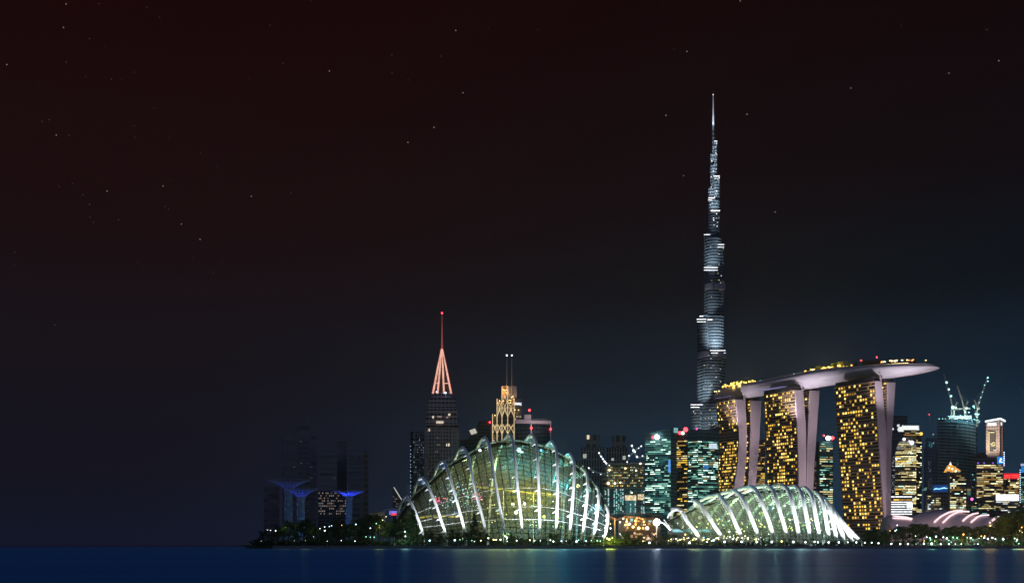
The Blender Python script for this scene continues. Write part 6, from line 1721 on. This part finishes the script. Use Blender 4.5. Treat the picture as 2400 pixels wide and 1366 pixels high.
# ------------------------------------------------------------------ garden lamps along the shore
LW = glow('garden lamp white', (.85, .97, 1), 6, True); LY = glow('garden lamp yellow', (1, .88, .35), 5, True); LB = glow('garden lamp blue-white', (.45, .75, 1), 6, True); LG = glow('garden lamp green', (.35, 1, .55), 4, True); LO = glow('garden lamp orange', (1, .5, .1), 4, True)
lamp_post = mat('lamp post', (.12, .12, .12), .5)
LAMP_P = {}
def lamp(px, py, r, m_, label, group, Y):
    key = m_.name
    zl = Z(py, Y)
    if key not in LAMP_P:
        t_ = thing('garden_lamp', label, 'lamp', (0, 0, 0), group)
        q = MB(); q.tube([(0, 0, -1), (0, 0, -.2)], [.10, .08], 5); q.build('post', lamp_post, t_)
        q = MB(); q.ball((0, 0, 0), .5, 0, 8, 6); q.build('globe', m_, t_, True)
        LAMP_P[key] = t_
    else:
        t_ = dup(LAMP_P[key], (0, 0, 0), label, None, group)
    t_.location = (X(px, Y), Y, zl)
    for ch in t_.children:
        if ch.name.startswith('globe'): ch.scale = (r / .5,) * 3
        else: ch.scale = (1, 1, max(.1, zl - 1.4))
    return t_
CN = {'w': (LW, 'white'), 'y': (LY, 'yellow'), 'b': (LB, 'blue-white'), 'g': (LG, 'green'), 'o': (LO, 'orange')}
def lamps(tab, lmk, group, Yf):
    for i, (px, py, r, c) in enumerate(tab):
        Y = Yf(px, py)
        if px < 800: r *= .62
        big = 'large ' if r >= .8 else ('small ' if r < .5 else '')
        lamp(px, py, r * .57, CN[c][0], big + CN[c][1] + ' garden lamp ' + near(px, lmk), group, Y)
lamps([(627, 1241, .35, 'w'), (634, 1242, .5, 'w'), (646, 1243, .8, 'w'), (671, 1234, .4, 'y'), (750, 1238, .5, 'w'), (761, 1234, .6, 'w'), (761, 1243, .9, 'w'), (772, 1233, .65, 'b'), (777, 1231, .6, 'b'), (801, 1230, .4, 'o'), (834, 1228, .6, 'b'), (868, 1237, .5, 'b'), (882, 1226, .45, 'g'), (889, 1231, .5, 'o'), (889, 1236, .5, 'o'), (897, 1218, .35, 'y'), (905, 1210, .35, 'y'), (735, 1257, .45, 'b'), (767, 1267, .3, 'w'), (800, 1266, .35, 'w'), (832, 1267, .35, 'w'), (858, 1257, .4, 'g'), (868, 1258, .4, 'g'), (877, 1258, .4, 'g'), (690, 1266, .25, 'w'), (716, 1266, .25, 'w'), (612, 1267, .25, 'w'), (949, 1245, .75, 'b'), (950, 1256, .65, 'w')], lm, 'lamps on the left bank', lambda x, y: 606 if y > 1262 else 616 + (x * 7 % 9))
ld = dm + [(1440, 'beside the yellow-lit bushes left of the pavilion')]
lamps([(1007, 1266, .8, 'b'), (1066, 1265, .85, 'b'), (1078, 1264, .35, 'g'), (1106, 1266, .35, 'g'), (1112, 1268, .35, 'w'), (1127, 1266, .55, 'y'), (1157, 1264, .8, 'y'), (1163, 1264, .7, 'y'), (1173, 1264, .8, 'y'), (1189, 1268, .45, 'w'), (1211, 1266, .55, 'w'), (1242, 1265, .65, 'y'), (1253, 1266, .45, 'w'), (1267, 1266, .5, 'w'), (1290, 1265, .6, 'y'), (1297, 1268, .7, 'w'), (1316, 1267, .6, 'w'), (1327, 1267, .35, 'w'), (1351, 1268, .8, 'w'), (1356, 1265, .5, 'g'), (1374, 1267, .5, 'w'), (1386, 1266, .5, 'g'), (1400, 1266, .55, 'g'), (1407, 1267, .5, 'g'), (1423, 1261, .7, 'y'), (1428, 1263, .95, 'y'), (1435, 1260, .5, 'y'), (1387, 1280, .35, 'o'), (1285, 1280, .3, 'y')], ld, 'lamps before the tall dome', lambda x, y: 603.2 if y > 1275 else 605.5)
fr = [(1616, 'left of the first rib of the low dome'), (1646, 'at the foot of the first rib of the low dome'), (1698, 'at the foot of the second rib of the low dome'), (1740, 'at the foot of the third rib of the low dome'), (1778, 'at the foot of the fourth rib of the low dome'), (1812, 'at the foot of the fifth rib of the low dome'), (1845, 'at the foot of the sixth rib of the low dome'), (1872, 'at the foot of the seventh rib of the low dome'), (1898, 'at the foot of the eighth rib of the low dome'), (1921, 'at the foot of the ninth rib of the low dome'), (1942, 'at the foot of the tenth rib of the low dome'), (1965, 'at the foot of the eleventh rib of the low dome'), (1990, 'at the foot of the twelfth rib of the low dome'), (2012, 'at the foot of the thirteenth rib of the low dome'), (2030, 'at the right tip of the low dome'), (2050, 'just beyond the right tip of the low dome'), (1522, 'below the pavilion stairs'), (1580, 'below the left tip of the low dome')]
lamps([(1616, 1271, 1.0, 'w'), (1657, 1269, .5, 'w'), (1673, 1265, 1.0, 'b'), (1698, 1269, .95, 'w'), (1709, 1246, .7, 'w'), (1738, 1269, .95, 'w'), (1774, 1269, .95, 'w'), (1801, 1251, .7, 'w'), (1809, 1269, 1.0, 'w'), (1832, 1268, .9, 'y'), (1859, 1269, 1.0, 'w'), (1888, 1270, .8, 'w'), (1909, 1269, .7, 'w'), (1917, 1270, .7, 'w'), (1942, 1270, .8, 'w'), (1966, 1270, .8, 'w'), (1987, 1270, .6, 'w'), (2007, 1270, .75, 'w'), (2027, 1271, .7, 'w'), (2043, 1271, .65, 'w'), (2059, 1272, .7, 'w'), (1522, 1271, .95, 'w'), (1507, 1267, .45, 'y'), (1567, 1266, .5, 'y'), (1573, 1263, .6, 'y'), (1585, 1262, .6, 'w'), (1594, 1264, .6, 'y'), (1604, 1263, .6, 'y'), (1624, 1264, .6, 'y'), (1632, 1262, .7, 'y'), (1661, 1262, .6, 'y'), (1684, 1263, .6, 'y'), (1611, 1281, .3, 'w')], fr, 'lamps before the low dome', lambda x, y: 603.2 if y > 1275 else (660 if y < 1255 else 605.5))
lamps([(2089, 1273.5, .85, 'w'), (2110, 1274, .75, 'w'), (2128, 1274, .75, 'w'), (2147, 1274, .35, 'g'), (2165, 1273.5, .95, 'w'), (2184, 1273.5, 1.05, 'w'), (2205, 1274, .75, 'w'), (2224, 1274, .6, 'w'), (2239, 1274, .45, 'w'), (2253, 1274, .45, 'w'), (2283, 1274, .45, 'w'), (2292, 1274, .5, 'w'), (2146, 1255.5, .4, 'w'), (2166, 1267, .5, 'o'), (2172, 1257.5, .5, 'w'), (2179.5, 1260, .7, 'g'), (2181, 1264, .6, 'g'), (2190, 1266.5, .6, 'y'), (2194, 1256.5, .8, 'b'), (2196, 1269, .45, 'g'), (2211, 1258, .55, 'w'), (2219, 1260.5, .75, 'w'), (2224, 1266, .45, 'g'), (2229.5, 1269.5, .5, 'b'), (2234, 1258.5, .7, 'g'), (2243, 1260.5, .8, 'g'), (2248, 1265, .5, 'g'), (2267, 1259, .5, 'g'), (2275, 1260, .7, 'w'), (2280, 1264, .5, 'g'), (2295, 1261, .4, 'w'), (2307, 1259, .75, 'w'), (2315, 1261.5, .7, 'w'), (2326, 1259.5, .75, 'w'), (2333, 1262, .65, 'w'), (2351, 1262.5, .95, 'w'), (2378, 1261, .6, 'g'), (2384, 1264, .65, 'w'), (2382, 1268, .5, 'g'), (2388, 1273, .5, 'g'), (2321, 1231, .9, 'o'), (2258, 1251.5, .9, 'o'), (2300, 1255.5, .6, 'o'), (2308, 1255, .6, 'o'), (2103, 1230, .55, 'w'), (2098, 1243, .5, 'w'), (2101, 1241, .5, 'b'), (2086, 1243, .5, 'o'), (2395, 1235, .6, 'o'), (2390, 1243, .35, 'y'), (2396, 1247, .35, 'y')], rm, 'lamps on the right bank', lambda x, y: 605.5 if y > 1271 else 616 + (x * 5 % 7) if y > 1254 else 655)
for px, py, Y, w_, col in ((2184, 1268, 612, 260, (.4, 1, .5)), (2240, 1264, 614, 300, (.35, 1, .45)), (2278, 1264, 613, 220, (.4, 1, .5)), (2380, 1266, 612, 260, (.5, 1, .5)), (2321, 1230, 668, 500, (1, .5, .1)), (1430, 1258, 607, 500, (.8, .85, .08)), (2262, 1253, 640, 300, (1, .55, .15)), (1620, 1262, 612, 260, (1, .85, .3)), (890, 1234, 612, 60, (.6, .7, .15)), (715, 1238, 620, 35, (.4, .6, .2)), (665, 1238, 614, 15, (.4, .6, .2)), (2395, 1240, 640, 300, (1, .6, .2)), (950, 1250, 608, 120, (.4, .8, .6))):
    point('garden_light', P(px, py, Y), w_ * 30, col, 2.5)

# ------------------------------------------------------------------ thin haze added for a soft glow round the lamps
q = MB(); q.abox(-3200, 3600, -80, 4000, -1.2, 1240)
hz_m = bpy.data.materials.new('night haze'); hz_m.use_nodes = True
t = hz_m.node_tree; t.nodes.remove(t.nodes['Principled BSDF'])
v = t.nodes.new('ShaderNodeVolumePrincipled')
v.inputs['Density'].default_value = .000065
v.inputs['Anisotropy'].default_value = .8
v.inputs['Color'].default_value = (.86, .92, 1, 1)
t.links.new(v.outputs[0], t.nodes['Material Output'].inputs['Volume'])
tag(q.build('haze', hz_m), kind='stuff')
